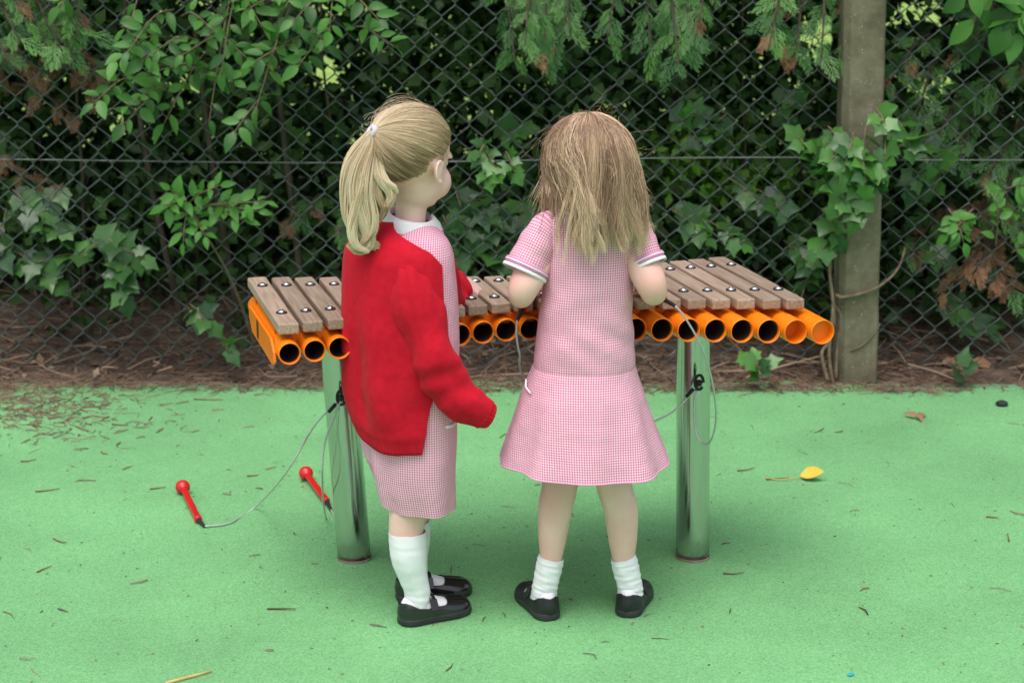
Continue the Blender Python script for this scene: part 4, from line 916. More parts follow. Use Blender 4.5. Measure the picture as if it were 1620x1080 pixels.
def make_hair2(NC, per, tz0, tz1, seed, w=0.010, clump=0.75, tb=0.5):
    r = np.random.default_rng(seed); dg = scalp_dirs(NC, r, 0.62); dg = dg[~((dg[:, 0] < 0.1) & (dg[:, 1] > 0.25) & (r.uniform(0, 1, len(dg)) < 0.65))]; NC = len(dg); n = 19
    tipz = r.uniform(tz0, tz1, NC); fl = r.normal(0, 0.4, (NC, 2)); wx = dg @ Rm.T; fl[:, 0] += 0.75 * np.clip(wx[:, 0], -0.3, 1) 
    G = fall(dg, n, tipz, fl, r)
    # strands around the guides
    ci = np.repeat(np.arange(NC), per); dd = dg[ci] + r.normal(0, 0.085, (NC * per, 3)); dd /= np.linalg.norm(dd, axis=1)[:, None]
    F_ = fall(dd, n, tipz[ci] + r.normal(0, 0.018, NC * per), fl[ci] + r.normal(0, .1, (NC * per, 2)), r)
    t = np.linspace(0, 1, n)[None, :, None]; k = clump * np.clip(t * 1.5 - 0.15, 0, 1)
    offs = r.normal(0, w, (NC * per, 1, 3)) * (1 - 0.25 * t)
    Pn = F_ * (1 - k) + (G[ci] + offs) * k
    ph = r.uniform(0, 6.28, (NC, 1)); amp = r.uniform(0.002, 0.011, (NC, 1)); wv = amp * np.sin(np.linspace(0, 1, n)[None] * r.uniform(5, 11, (NC, 1)) + ph) * np.linspace(0, 1, n)[None] ** 1.2
    Pn += r.normal(0, 0.0022, (NC * per, 1, 3)) * np.sin(np.linspace(0, 1, n)[None, :, None] * r.uniform(4, 12, (NC * per, 1, 1)) + r.uniform(0, 6, (NC * per, 1, 1))) * t
    Pn[:, :, 0] += wv[ci]; Pn[:, :, 1] -= np.abs(wv[ci]) * 0.5
    hk = r.normal(0, 1, (NC, 1)) * np.clip(np.linspace(0, 1, n)[None] - 0.72, 0, 1) ** 2 * 0.16; Pn[:, :, 0] += hk[ci]; Pn[:, :, 2] += np.abs(hk[ci]) * 0.25
    ct = r.normal(0, 0.21, NC)
    tn = np.clip(tb + ct[ci][:, None] + r.normal(0, 0.10, (NC * per, 1)) + 0.55 * np.clip(t[..., 0] - 0.30, 0, 1), 0, 1)
    rd = np.full((NC * per, n), 0.00044) * r.uniform(0.7, 1.3, (NC * per, 1)); rd[:, -4:] *= np.array((0.85, 0.65, 0.45, 0.2))[None]
    return strands(Pn, rd, tn)
hp = [cap_mesh(H2, 1.02, 0.22, 0.62), make_hair2(90, 55, 0.815, 0.85, 21, 0.009, 0.55, 0.44), make_hair2(120, 32, 0.797, 0.83, 22, 0.005, 0.82, 0.56), make_hair2(45, 14, 0.79, 0.815, 23, 0.0022, 0.94, 0.82), make_hair2(70, 22, 0.86, 0.95, 24, 0.008, 0.5, 0.40)]
nf = 150; df = scalp_dirs(nf, hr, 0.62); nf = len(df); n = 12; s = np.linspace(0, 1, n)[None, :, None]
rnd = hr.normal(0, 1, (nf, 1, 3)); P_ = (SK_C + SK_R * df * 1.05) @ Rm.T + tt; up_ = df @ Rm.T
PW = P_[:, None] + s * (up_[:, None] * 0.016 + rnd * 0.012) + s ** 2 * (rnd[:, :, ::-1] * 0.022 + np.array((-0.006, 0, -0.035))) + 0.004 * np.sin(s * 7 + rnd * 4)
hp.append(strands(PW, np.full((nf, n), 0.00021), np.full((nf, n), 0.70)))
hair_obj(hp, M['hairB'], p2)
# mallets held in both hands
for (s_, e_, w_), lab, cab in zip(arms2, ('red mallet in the left hand of the child with loose hair', 'red mallet in the right hand of the child with loose hair'),
        ([at(818, 507, 3.735), at(817, 530, 3.74), at(822, 560, 3.75), at(832, 600, 3.80), at(920, 690, 3.86), at(1045, 662, 3.94), at(1103, 614, 3.965)],
         [at(1068, 484, 3.745), at(1082, 500, 3.75), at(1108, 545, 3.78), at(1126, 600, 3.83), at(1133, 660, 3.88), at(1122, 700, 3.92), at(1103, 690, 3.945), at(1098, 640, 3.955), at(1106, 607, 3.965)])):
    f_ = (Vector((w_.x, w_.y, w_.z)) - e_).normalized(); c0 = w_ + f_ * 0.045 - Vector((0, 0, 0.014))
    tail = Vector(cab[0]) + (c0 - Vector(cab[0])).normalized() * 0.06
    mallet(c0 + (c0 - tail).normalized() * 0.10 + Vector((0, 0, 0.03)), tail, cab, lab)
# tether clamps on the posts
for (px, py, yy, nm) in ((1106, 604, 3.962, 1), (540, 628, 3.965, 2)):
    c = at(px, py, yy); k = MB()
    k.add(*tube(catmull([c + Vector((math.cos(a) * 0.009, -0.003, math.sin(a) * 0.016)) for a in np.linspace(0, 5.6, 12)], 26), 0.0034, 8))
    k.add(*tube([c + Vector((-0.012, -0.004, -0.014)), c + Vector((-0.028, -0.006, -0.032))], 0.0042, 8)); k.add(*capsule([c + Vector((0, 0.006, -0.004)), c + Vector((0, -0.006, 0.0))], [0.008, 0.007], 12, 6))
    k.build('tether_loop', M['blackrubber'], mar)
# ================================================================== VEGETATION
def leaf_mesh(name, outline, fold=0.25, curl=0.25, material=None):
    """outline: half outline [(along 0..1, half width)], unit length along +Y, midrib folded"""
    v = []; f = []; n = len(outline)
    for (y, w) in outline:
        z = -curl * y * y
        v += [(-w, y, z + fold * w), (0, y, z), (w, y, z + fold * w)]
    for i in range(n - 1): a = 3 * i; f += [(a, a + 1, a + 4, a + 3), (a + 1, a + 2, a + 5, a + 4)]
    m = MB(); m.add(v, f); me = m.mesh(name); me.materials.append(material); return me
OV = [(0, 0.012), (0.10, 0.13), (0.28, 0.235), (0.5, 0.25), (0.72, 0.18), (0.9, 0.07), (1, 0.004)]
def ivy_mesh(name, material, curl=0.2, seed=0):
    r = random.Random(seed)
    pts = [(0, 0), (0.16, -0.10), (0.40, -0.02), (0.37, 0.20), (0.53, 0.44), (0.31, 0.54), (0.15, 0.76), (0.0, 1.0), (-0.15, 0.76), (-0.31, 0.54), (-0.53, 0.44), (-0.37, 0.20), (-0.40, -0.02), (-0.16, -0.10)]
    pts = [(x * (1 + r.uniform(-.1, .1)), y * (1 + r.uniform(-.06, .06))) for x, y in pts]
    v = [(0, 0.34, 0.0)] + [(x, y, 0.16 * abs(x) - curl * (y - .3) ** 2 - 0.25 * x * x + r.uniform(-.02, .02)) for x, y in pts]; n = len(pts)
    m = MB(); m.add(v, [(0, 1 + k, 1 + (k + 1) % n) for k in range(n)]); me = m.mesh(name, True); me.materials.append(material); return me
def spray_mesh(name, material, seed=0):
    """flat feathery conifer spray, unit length along +Y"""
    r = random.Random(seed); v = []; f = []
    def blade(p, ang, L, w, zt):
        c, s = math.cos(ang), math.sin(ang); o = len(v)
        for (a, b) in ((0, -w * .4), (L * .55, -w), (L, 0), (L * .55, w), (0, w * .4)):
            v.append((p[0] + a * s + b * c, p[1] + a * c - b * s, p[2] + zt * a - 0.10 * (p[1] + a * c) ** 2))
        f.append((o, o + 1, o + 2, o + 3, o + 4))
    blade((0, 0, 0), 0, 1.0, 0.015, 0)
    for k in range(9):
        y = 0.12 + 0.095 * k
        for s in (-1, 1):
            L = (0.46 - 0.036 * k) * r.uniform(.75, 1.15); a = s * r.uniform(.6, .85); p = (0, y + s * .02, 0); zt = r.uniform(-.15, .1)
            blade(p, a, L, 0.017, zt)
            for q in (0.35, 0.62):
                if L > 0.22: blade((p[0] + math.sin(a) * L * q, p[1] + math.cos(a) * L * q, p[2] + zt * L * q), a - s * .55, L * .42, 0.014, zt)
    m = MB(); m.add(v, f); me = m.mesh(name, False); me.materials.append(material); return me
def facing(p, d, n, size, w=1.0):
    """matrix: local Y along d, local Z near n"""
    d = Vector(d).normalized(); n = Vector(n); n = (n - d * n.dot(d)); n = n.normalized() if n.length > 1e-4 else d.orthogonal().normalized(); x = d.cross(n)
    return Matrix([[x[i] * size * w, d[i] * size, n[i] * size, p[i]] for i in range(3)] + [[0, 0, 0, 1]])
def rv(s=1.0): return Vector((random.gauss(0, s), random.gauss(0, s), random.gauss(0, s)))
LV = [leaf_mesh('leaf', OV, 0.3, c, M['leaf']) for c in (0.1, 0.3, 0.45)]
LB = [leaf_mesh('leaf', OV, 0.3, c, M['leafbright']) for c in (0.1, 0.3)]
LW = [leaf_mesh('leaf', [(y, w * 1.5) for y, w in OV], 0.25, 0.3, M['leaf'])]
IV = [ivy_mesh('ivy_leaf', M['ivy'], 0.25, k) for k in range(3)]; IB = [ivy_mesh('ivy_leaf', M['ivybright'], 0.3, 9 + k) for k in range(3)]
SPY = [spray_mesh('spray', M['conifer'], k) for k in range(4)]; SPD = [spray_mesh('spray', M['deadspray'], 20 + k) for k in range(2)]
def twig_to(parent, pts, r0, r1, name='stem', material=None, n=14):
    C_ = catmull(np.array([tuple(p) for p in pts]), n); m = MB(); m.add(*tube(C_, np.linspace(r0, r1, n), 6)); m.build(name, material or M['vine'], parent); return C_
def leafy_stem(thing, pts, nl, size, meshes, name='leaf', face=Vector((0, -0.75, 0.65)), r0=0.003, tmin=0.1, jit=0.5, cluster=0):
    C_ = twig_to(thing, pts, r0, 0.0012)
    for k in range(nl):
        t = tmin + (1 - tmin) * (k + random.uniform(0, .6)) / nl; x = min(t, 0.999) * (len(C_) - 1); i = int(x); p = Vector(C_[i]).lerp(Vector(C_[min(i + 1, len(C_) - 1)]), x - i)
        ax_ = (Vector(C_[min(i + 1, len(C_) - 1)]) - Vector(C_[max(i - 1, 0)])).normalized(); nf_ = (face + rv(jit * .6)).normalized()
        lat = ax_.cross(nf_).normalized() * (1 if k % 2 else -1); d = (ax_ * random.uniform(.3, .9) + lat * random.uniform(.6, 1.0) + rv(.18)).normalized()
        if k == nl - 1: d = (ax_ + rv(.2)).normalized()
        s = size * random.uniform(.7, 1.25); link(name, random.choice(meshes), None, thing, facing(p + d * 0.006, d, nf_, s, random.uniform(.85, 1.15)))

# ---- broad leaved shrub hanging over the fence, upper left
sh1 = empty('leafy_shrub', (-1.0, 5.75, 0.06), 'broad leaved green shrub spilling over the fence above the left end of the marimba', 'shrub')
for (x, z) in ((-1.15, 1.5), (-0.95, 1.6), (-0.72, 1.55)): twig_to(sh1, [(x * .9, 5.85, 0.05), (x + .03, 5.8, .6), (x, 5.72, 1.1), (x, 5.6, z)], 0.012, 0.005, 'stem', M['bark'])
def stem_px(a, b, Ya, Yb, sag=0.03):
    A, B_ = at(*a, Ya), at(*b, Yb); m1 = A.lerp(B_, .35) + Vector((0, -.02, sag)); m2 = A.lerp(B_, .7) + Vector((0, -.02, sag * .6)); return [A, m1, m2, B_]
random.seed(21)
specs = [((250, -60), (200, 60)), ((300, -70), (240, 105)), ((330, -50), (285, 150)), ((380, -60), (330, 200)), ((420, -40), (300, 100)), ((450, -50), (395, 150)), ((480, -30), (400, 190)), ((500, -60), (420, 215)), ((520, -60), (470, 155)), ((380, -20), (350, 120)), ((300, 20), (215, 85)), ((470, 40), (445, 205)), ((350, 60), (255, 205)), ((420, 80), (330, 225)), ((500, 40), (440, 140)), ((540, -70), (520, 60)), ((560, -60), (500, 35)), ((220, -70), (140, 30)), ((180, -60), (90, 15)), ((340, -60), (360, 60)), ((440, 90), (380, 235)), ((270, 60), (180, 100))]
specs = specs[::3]
for k in range(23):
    x0 = random.uniform(190, 560); y0 = random.uniform(-30, 165) if x0 < 480 else random.uniform(-40, 110); sx = random.choice((-1, 1)); specs.append(((x0, y0), (x0 + sx * random.uniform(40, 120), y0 + random.uniform(0, 70))))
for a, b in specs: leafy_stem(sh1, stem_px(a, b, 5.62, random.uniform(5.36, 5.54)), 10, 0.052, LV if random.random() < .6 else LB, jit=.55)
# ---- low bright branch in front of the mesh
sh2 = empty('leafy_branch', (-0.85, 5.62, 0.07), 'bright green leafy branch poking through the fence below the line wire', 'shrub')
twig_to(sh2, [(-0.80, 5.75, 0.05), (-0.86, 5.66, 0.3), at(300, 330, 5.58)], 0.006, 0.003)
random.seed(5)
for a, b in (((300, 330), (430, 318)), ((310, 335), (270, 300)), ((300, 325), (290, 385)), ((330, 330), (390, 350)), ((300, 320), (350, 292)), ((290, 320), (262, 330)), ((330, 325), (410, 335)), ((310, 340), (325, 375))): leafy_stem(sh2, stem_px(a, b, 5.56, 5.47, 0.01), 8, 0.048, LB, jit=.4)
# ---- right hand saplings
sh3 = empty('sapling', (1.62, 5.75, 0.07), 'young sapling with pairs of light green leaves at the right edge', 'sapling')
random.seed(9); twig_to(sh3, [(1.66, 5.8, 0.05), (1.62, 5.7, .3), at(1575, 310, 5.62)], 0.005, 0.002)
for a, b in (((1575, 390), (1575, 305)), ((1600, 350), (1625, 310)), ((1500, 330), (1525, 385)), ((1540, 330), (1500, 372)), ((1600, 400), (1640, 380)), ((1590, 300), (1640, 290))): leafy_stem(sh3, stem_px(a, b, 5.62, 5.56, 0.01), 9, 0.045, LB, jit=.35)
sh4 = empty('overhanging_branch', (1.8, 6.0, 0.05), 'dark broad leaves hanging into the top right corner', 'tree branch')
random.seed(4); twig_to(sh4, [(2.0, 6.0, 0.04), (1.95, 5.95, .8), (1.8, 5.8, 1.6), at(1600, -80, 5.65)], 0.02, 0.006, 'stem', M['bark'])
for a, b in (((1600, -60), (1535, 40)), ((1620, -50), (1590, 45)), ((1640, -40), (1610, 60)), ((1580, -60), (1520, 0)), ((1660, 0), (1600, 30))): leafy_stem(sh4, stem_px(a, b, 5.65, 5.58, 0.0), 6, 0.085, LW + LB, jit=.4)
# ---- ivy
def ivy(label, name, base, seeds, size, meshes, jit=.6, group=None):
    t = empty(name, base, label, 'ivy', group)
    for (a, b, Ya, Yb, nl) in seeds: leafy_stem(t, stem_px(a, b, Ya, Yb, 0.01), nl, size, meshes, 'ivy_leaf', jit=jit, r0=0.0028)
    return t
random.seed(14); Yp = pb.y
iv = ivy('glossy ivy wrapped round the concrete post', 'ivy_plant', (1.0, Yp + .05, 0.05),
    [((1318, 300), (1262, 215), Yp + .02, Yp - .06, 8), ((1325, 260), (1290, 235), Yp, Yp - .08, 7), ((1340, 260), (1320, 330), Yp - .02, Yp - .10, 8), ((1340, 230), (1305, 260), Yp - .02, Yp - .10, 7), ((1370, 200), (1345, 350), Yp - .03, Yp - .09, 9), ((1385, 170), (1410, 230), Yp - .02, Yp - .09, 8), ((1400, 200), (1395, 290), Yp - .03, Yp - .12, 8), ((1350, 210), (1330, 280), Yp - .04, Yp - .12, 8), ((1390, 250), (1350, 355), Yp - .03, Yp - .08, 8), ((1310, 200), (1330, 240), Yp + .02, Yp - .05, 6), ((1420, 190), (1440, 240), Yp + .1, Yp, 6), ((1300, 330), (1325, 380), Yp + .02, Yp - .02, 5), ((1320, 380), (1290, 400), Yp + .02, Yp - .04, 5), ((1360, 240), (1370, 300), Yp - .06, Yp - .13, 6)], 0.058, IB, .75)
for pts in ([(1318, 610), (1312, 560), (1318, 480), (1312, 420), (1320, 330), (1326, 260)], [(1322, 600), (1325, 545), (1330, 500), (1316, 470), (1314, 400), (1318, 345)], [(1310, 605), (1300, 560), (1312, 540), (1320, 505), (1315, 450)]): twig_to(iv, [at(x, y, Yp + 0.005 - .02 * math.sin(y)) for x, y in pts], 0.006, 0.003, 'vine', M['vine'], 30)
twig_to(iv, [at(1322, 466, Yp - .004), at(1335, 470, Yp - .009), at(1370, 462, Yp - .010), at(1395, 450, Yp - .008), at(1415, 432, Yp + .03), at(1425, 415, Yp + .06), at(1432, 392, Yp + .10)], 0.0055, 0.003, 'vine', M['vine'], 30)
twig_to(iv, [at(1385, 255, Yp - .03), at(1398, 270, Yp - .05), at(1390, 284, Yp - .06), at(1372, 288, Yp - .05)], 0.0035, 0.002, 'vine', M['vine'], 20)
twig_to(iv, [at(1345, 555, Yp - .004), at(1365, 545, Yp - .005), at(1385, 525, Yp - .004), at(1392, 512, Yp + .0)], 0.003, 0.0015, 'vine', M['vine'], 16)
random.seed(31)
ivy('ivy behind the fence at the left edge', 'ivy_plant', (-1.6, 5.7, 0.08), [((20, 300), (70, 350), 5.66, 5.6, 9), ((100, 290), (60, 360), 5.66, 5.6, 8), ((30, 400), (90, 450), 5.66, 5.6, 8), ((130, 400), (40, 420), 5.66, 5.6, 9), ((60, 330), (100, 380), 5.66, 5.6, 8), ((10, 330), (5, 420), 5.68, 5.62, 6)], 0.062, IV)
ivy('ivy trailing down through the fence left of the marimba', 'ivy_plant', (-1.1, 5.62, 0.09), [((150, 370), (230, 410), 5.6, 5.52, 9), ((190, 380), (200, 475), 5.6, 5.5, 9), ((230, 400), (180, 440), 5.6, 5.5, 7), ((120, 420), (160, 380), 5.62, 5.56, 6)], 0.064, IV + IB[:1])
ivy('small ivy shoot low on the fence near the marimba end', 'ivy_plant', (-0.9, 5.6, 0.09), [((300, 480), (335, 515), 5.6, 5.52, 5), ((330, 480), (318, 512), 5.6, 5.53, 4), ((365, 540), (358, 558), 5.55, 5.5, 4)], 0.05, IV + IB[:1])
ivy('ivy tuft between the two children\'s heads', 'ivy_plant', (-0.1, 5.6, 0.09), [((760, 230), (790, 275), 5.6, 5.5, 8), ((755, 240), (775, 290), 5.6, 5.5, 6), ((800, 240), (815, 275), 5.6, 5.52, 6), ((770, 225), (755, 250), 5.6, 5.52, 5)], 0.042, IB)
ivy('dark ivy below the line wire between the children', 'ivy_plant', (-0.15, 5.75, 0.09), [((740, 310), (780, 345), 5.72, 5.62, 7), ((720, 300), (745, 380), 5.75, 5.64, 8), ((800, 320), (770, 370), 5.75, 5.64, 8), ((760, 390), (800, 420), 5.72, 5.62, 7), ((830, 310), (815, 390), 5.75, 5.64, 8), ((735, 420), (720, 370), 5.75, 5.64, 7), ((700, 340), (730, 400), 5.75, 5.64, 7), ((790, 220), (820, 205), 5.75, 5.66, 5)], 0.066, IV)
ivy('ivy behind the right hand end of the marimba', 'ivy_plant', (0.7, 5.75, 0.09), [((1060, 330), (1120, 380), 5.7, 5.62, 8), ((1100, 340), (1180, 390), 5.7, 5.62, 8), ((1200, 300), (1250, 350), 5.7, 5.62, 8), ((1240, 380), (1290, 430), 5.68, 5.6, 7), ((1150, 280), (1210, 330), 5.75, 5.65, 8), ((1280, 430), (1260, 490), 5.66, 5.58, 5), ((1060, 200), (1110, 180), 5.75, 5.65, 8), ((1150, 180), (1110, 220), 5.75, 5.65, 8), ((1220, 190), (1260, 160), 5.75, 5.65, 7)], 0.055, IV + IB[:1])
ivy('pale ivy seedling standing in the needles beneath the marimba', 'ivy_plant', (0.72, 5.5, 0.05), [((1200, 600), (1196, 566), 5.48, 5.45, 4), ((1190, 595), (1215, 570), 5.48, 5.45, 3), ((1185, 590), (1178, 572), 5.48, 5.46, 2)], 0.050, IB)
ivy('ivy on the dark ground right of the concrete post', 'ivy_plant', (1.35, 5.8, 0.1), [((1440, 390), (1500, 420), 5.75, 5.66, 6), ((1480, 470), (1530, 520), 5.75, 5.66, 8), ((1500, 500), (1570, 530), 5.75, 5.66, 6), ((1430, 220), (1490, 260), 5.7, 5.62, 8), ((1470, 200), (1440, 300), 5.72, 5.64, 8), ((1500, 250), (1470, 310), 5.72, 5.64, 7), ((1510, 590), (1525, 575), 5.52, 5.48, 4)], 0.062, IV)
# ---- conifers
def conifer(name, label, base, top, sprays, dead, group='conifers behind the fence', trunk_r=0.06):
    t = empty(name, base, label, 'conifer', group)
    twig_to(t, [base, Vector(base) + Vector((0.03, 0, 1.0)), Vector(base) + Vector((0, .02, 2.0)), top], trunk_r, 0.02, 'trunk', M['bark'], 20)
    cnt = 0
    for (a, b, Ya, Yb, n, size, isd) in sprays:
        C_ = twig_to(t, stem_px(a, b, Ya, Yb, 0.03), 0.007, 0.002, 'branch', M['bark'])
        for k in range(n):
            tt_ = 0.08 + 0.92 * (k + random.random() * .7) / n; i = min(int(tt_ * 13), 12); p = Vector(C_[i]); ax_ = (Vector(C_[min(i + 1, 13)]) - p).normalized() if i < 13 else Vector((0, -1, 0))
            lat = ax_.cross(Vector((0, -.8, .6))).normalized() * (1 if k % 2 else -1)
            d = (ax_ * .7 + lat * random.uniform(.2, .9) + Vector((0, -.15, -.45)) + rv(.25)).normalized(); nn = (Vector((0, -.65, .75)) + rv(.35)).normalized()
            link('spray', random.choice(SPD if (isd and random.random() < isd) else SPY), None, t, facing(p, d, nn, size * random.uniform(.7, 1.3))); cnt += 1
    return t
random.seed(77); sp_ = []
for k in range(20):
    x0 = random.uniform(800, 1340); y1 = 118 - 0.00028 * (x0 - 1090) ** 2 + random.uniform(-60, 10)
    sp_.append(((x0 + random.uniform(-40, 40), -90), (x0, y1), 5.8, random.uniform(5.42, 5.56), 13, 0.085, 0.10))
con1 = conifer('conifer_tree', 'conifer with feathery sprays drooping over the fence above the loose haired child', (0.55, 6.4, 0.05), (0.6, 6.4, 4.0), sp_, 0)
sp_ = []
for k in range(24):
    x0 = random.uniform(1400, 1680); y1 = random.uniform(60, 430); sp_.append(((x0 + random.uniform(20, 120), y1 - random.uniform(40, 110)), (x0, y1), 5.95, random.uniform(5.58, 5.75), 11, 0.085, 0.12 if y1 < 330 else 0.4))
for k in range(5): sp_.append(((1620 - 20 * k, 350 + 10 * k), (1480 + 32 * k, 450 + random.uniform(-30, 25)), 5.9, 5.6, 9, 0.075, 0.95))
con2 = conifer('conifer_tree', 'dark conifer with browned lower branches right of the concrete post', (1.55, 6.3, 0.05), (1.6, 6.35, 4.2), sp_, 0)
sp_ = []
for k in range(9): x0 = random.uniform(-20, 180); y1 = random.uniform(30, 110); sp_.append(((x0 - 60, y1 - 110), (x0, y1), 5.8, 5.52, 9, 0.085, 0.05))
for k in range(9): x0 = random.uniform(-20, 180); y1 = random.uniform(90, 320); sp_.append(((x0 - 110, y1 - 60), (x0, y1), 5.9, 5.64, 8, 0.08, 0.9))
for k in range(5): x0 = random.uniform(430, 560); y1 = random.uniform(250, 380); sp_.append(((x0 + 40, y1 - 40), (x0, y1), 5.9, 5.66, 7, 0.07, 0.25))
con3 = conifer('conifer_tree', 'conifer with bare brown twigs and few green tips in the upper left corner', (-1.75, 6.3, 0.05), (-1.7, 6.35, 4.0), sp_, 0)
# ---- bare stems and tree trunks in the dark behind the fence
random.seed(6)
STEMS = ((60, 'thin brown bare stem behind the fence at the far left'), (150, 'leaning bare stem behind the fence above the leftmost mallet'), (330, 'bare brown stem behind the low leafy branch'), (455, 'bare stem behind the fence just left of the ponytail'), (560, 'bare stem rising behind the fence over the ponytail child'), (650, 'bare stem behind the head of the ponytail child'), (780, 'bare stem behind the fence between the two children'), (900, 'bare stem behind the head of the loose haired child'), (1075, 'bare stem behind the fence just right of the loose haired child'), (1190, 'bare stem behind the right end of the marimba'), (1290, 'bare stem behind the fence just left of the concrete post'), (1470, 'bare stem in the dark hedge right of the concrete post'), (1580, 'bare stem in the hedge at the right edge'))
for k, (spx, slab) in enumerate(STEMS):
    y0 = random.uniform(5.9, 6.6); x0 = at(spx, 300, y0).x + random.uniform(-.05, .05); lean = random.uniform(-.35, .35); x0 -= lean * .35
    st = empty('bare_stem', (x0, y0, 0.05), slab, 'stem', 'bare stems behind the fence')
    C_ = twig_to(st, [(x0, y0, 0.02), (x0 + lean * .4, y0 - .05, .5), (x0 + lean * .7 + random.uniform(-.08, .08), y0, 1.0), (x0 + lean + random.uniform(-.1, .1), y0 - .1, 1.7)], random.uniform(.004, .010), .003, 'stem', M['vine'] if k % 4 == 0 else M['bark'])
    for q in range(3):
        i = random.randint(3, 11); p = Vector(C_[i]); twig_to(st, [p, p + Vector((random.uniform(-.2, .2), random.uniform(-.15, .05), random.uniform(0, .2))), p + Vector((random.uniform(-.4, .4), random.uniform(-.2, .05), random.uniform(-.1, .35)))], .003, .0012, 'twig', M['bark'])

# ---- leaf masses
def leaf_cloud(P, size, nrm_bias, r, tint, aspect=0.5):
    n = len(P); d = r.normal(size=(n, 3)); d /= np.linalg.norm(d, axis=1)[:, None]; nn = r.normal(size=(n, 3)) * 0.8 + np.array(nrm_bias); nn -= d * np.sum(d * nn, 1)[:, None]; nn /= np.linalg.norm(nn, axis=1)[:, None] + 1e-9; x = np.cross(d, nn)
    s = size[:, None]; w = s * aspect * r.uniform(.7, 1.2, (n, 1))
    V = np.stack([P, P + d * s * .45 - x * w * .5 + nn * s * .06, P + d * s - nn * s * .1, P + d * s * .45 + x * w * .5 + nn * s * .06], axis=1).reshape(-1, 3)
    i = np.arange(n)[:, None] * 4; F = np.vstack([i + np.array((0, 1, 2)), i + np.array((0, 2, 3))]); return V, F, np.repeat(tint, 4)
r = np.random.default_rng(5)
# holes through which the sunlit lawn shows: (x, z, half width, half height) at Y = 7
HOLES = [at(185, 195, 7.0).to_tuple() + (0.10, 0.055), at(300, 135, 7.0).to_tuple() + (0.12, 0.09), at(520, 110, 7.0).to_tuple() + (0.10, 0.16), at(1290, 60, 7.0).to_tuple() + (0.12, 0.14), at(1440, 20, 7.0).to_tuple() + (0.25, 0.09), at(1480, 140, 7.0).to_tuple() + (0.2, 0.06), at(500, 10, 7.0).to_tuple() + (0.2, 0.04), at(340, 8, 7.0).to_tuple() + (0.12, 0.05), at(1120, 260, 7.0).to_tuple() + (0.16, 0.09)]
N = 150000
P = np.stack([r.uniform(-3.6, 3.6, N), 5.95 + 2.4 * r.uniform(0, 1, N) ** 1.1, 0.04 + 2.3 * r.uniform(0, 1, N)], axis=1)
clump = vnoise(P, 2.6) + 0.6 * vnoise(P + 9, 7.0); keep = clump > -0.8
for (hx, hy, hz_, hw, hh) in HOLES:
    hw *= .62; hh *= .62; e = ((P[:, 0] - hx * P[:, 1] / 7.0) / hw) ** 2 + ((P[:, 2] - (CAM_Z + (hz_ - CAM_Z) * P[:, 1] / 7.0)) / hh) ** 2 ; keep &= ~((e < 1) & (r.uniform(0, 1, N) < 0.93))
P = P[keep]; tint = np.clip(0.35 + 0.35 * clump[keep] + r.normal(0, .2, len(P)), 0, 1)
me = big_mesh('hedge_foliage', *leaf_cloud(P, r.uniform(.035, .075, len(P)), (0, -.7, .5), r, tint, .6)); hd = link('hedge_foliage', me, M['hedge']); tag(hd, 'dense dark hedge leaves filling the space behind the fence', 'foliage', kind='stuff')
# sparse dark ivy leaves right behind the mesh
N = 9000; P = np.stack([r.uniform(-2.6, 2.6, N), r.uniform(5.72, 6.2, N), 0.10 + 1.4 * r.uniform(0, 1, N) ** 1.4], axis=1); cl = vnoise(P, 3.1); k = cl > 0.02; P = P[k]
P2 = np.stack([r.uniform(-.4, 2.6, 2600), r.uniform(5.74, 6.1, 2600), 0.09 + .34 * r.uniform(0, 1, 2600)], axis=1); c2 = vnoise(P2, 3.5); P2 = P2[c2 > -.05]; P = np.vstack([P, P2]); cl = np.concatenate([cl[k], c2[c2 > -.05]]); k = np.ones(len(P), bool)
me = big_mesh('ivy_mat', *leaf_cloud(P, r.uniform(.03, .065, len(P)), (0, -.9, .4), r, np.clip(.2 + .6 * cl[k] + r.normal(0, .15, len(P)), 0, 1), .8)); o = link('ivy_mat', me, M['hedge']); tag(o, 'loose dark ivy leaves hanging close behind the mesh', 'foliage', kind='stuff')
# bush beyond, leaves coloured bright as if sunlit, right of the loose haired child
lb = empty('light_green_bush', (0.70, 6.15, 0.1), 'yellow green bush, sunlit brightness put into its leaf colour, glimpsed through the fence right of the loose haired child', 'bush')
N = 900; c = np.array(tuple(at(1120, 262, 6.15))); P = c + r.normal(0, 1, (N, 3)) * (0.17, 0.12, 0.075)
link('foliage', big_mesh('foliage', *leaf_cloud(P, r.uniform(.03, .06, N), (0, -.6, .8), r, r.uniform(0, 1, N), .6)), M['sunleaf'], lb); twig_to(lb, [(0.70, 6.18, .05), tuple(c)], .01, .004, 'stem', M['bark'])
# unseen crown leaves added above the frame to shade the hedge
for t, cx, n in ((con1, 0.2, 13000), (con2, 2.1, 12000), (con3, -1.8, 12000)):
    P = np.stack([cx + r.normal(0, .85, n), 6.35 + r.normal(0, .72, n), 2.6 + r.normal(0, .6, n)], axis=1); P = P[(P[:, 2] > 1.5) & (P[:, 1] > 5.35)]
    tag(link('crown', big_mesh('crown', *leaf_cloud(P, r.uniform(.08, .16, len(P)), (0, 0, 1), r, r.uniform(0, 1, len(P)), .6)), M['crown'], t), kind='stuff')

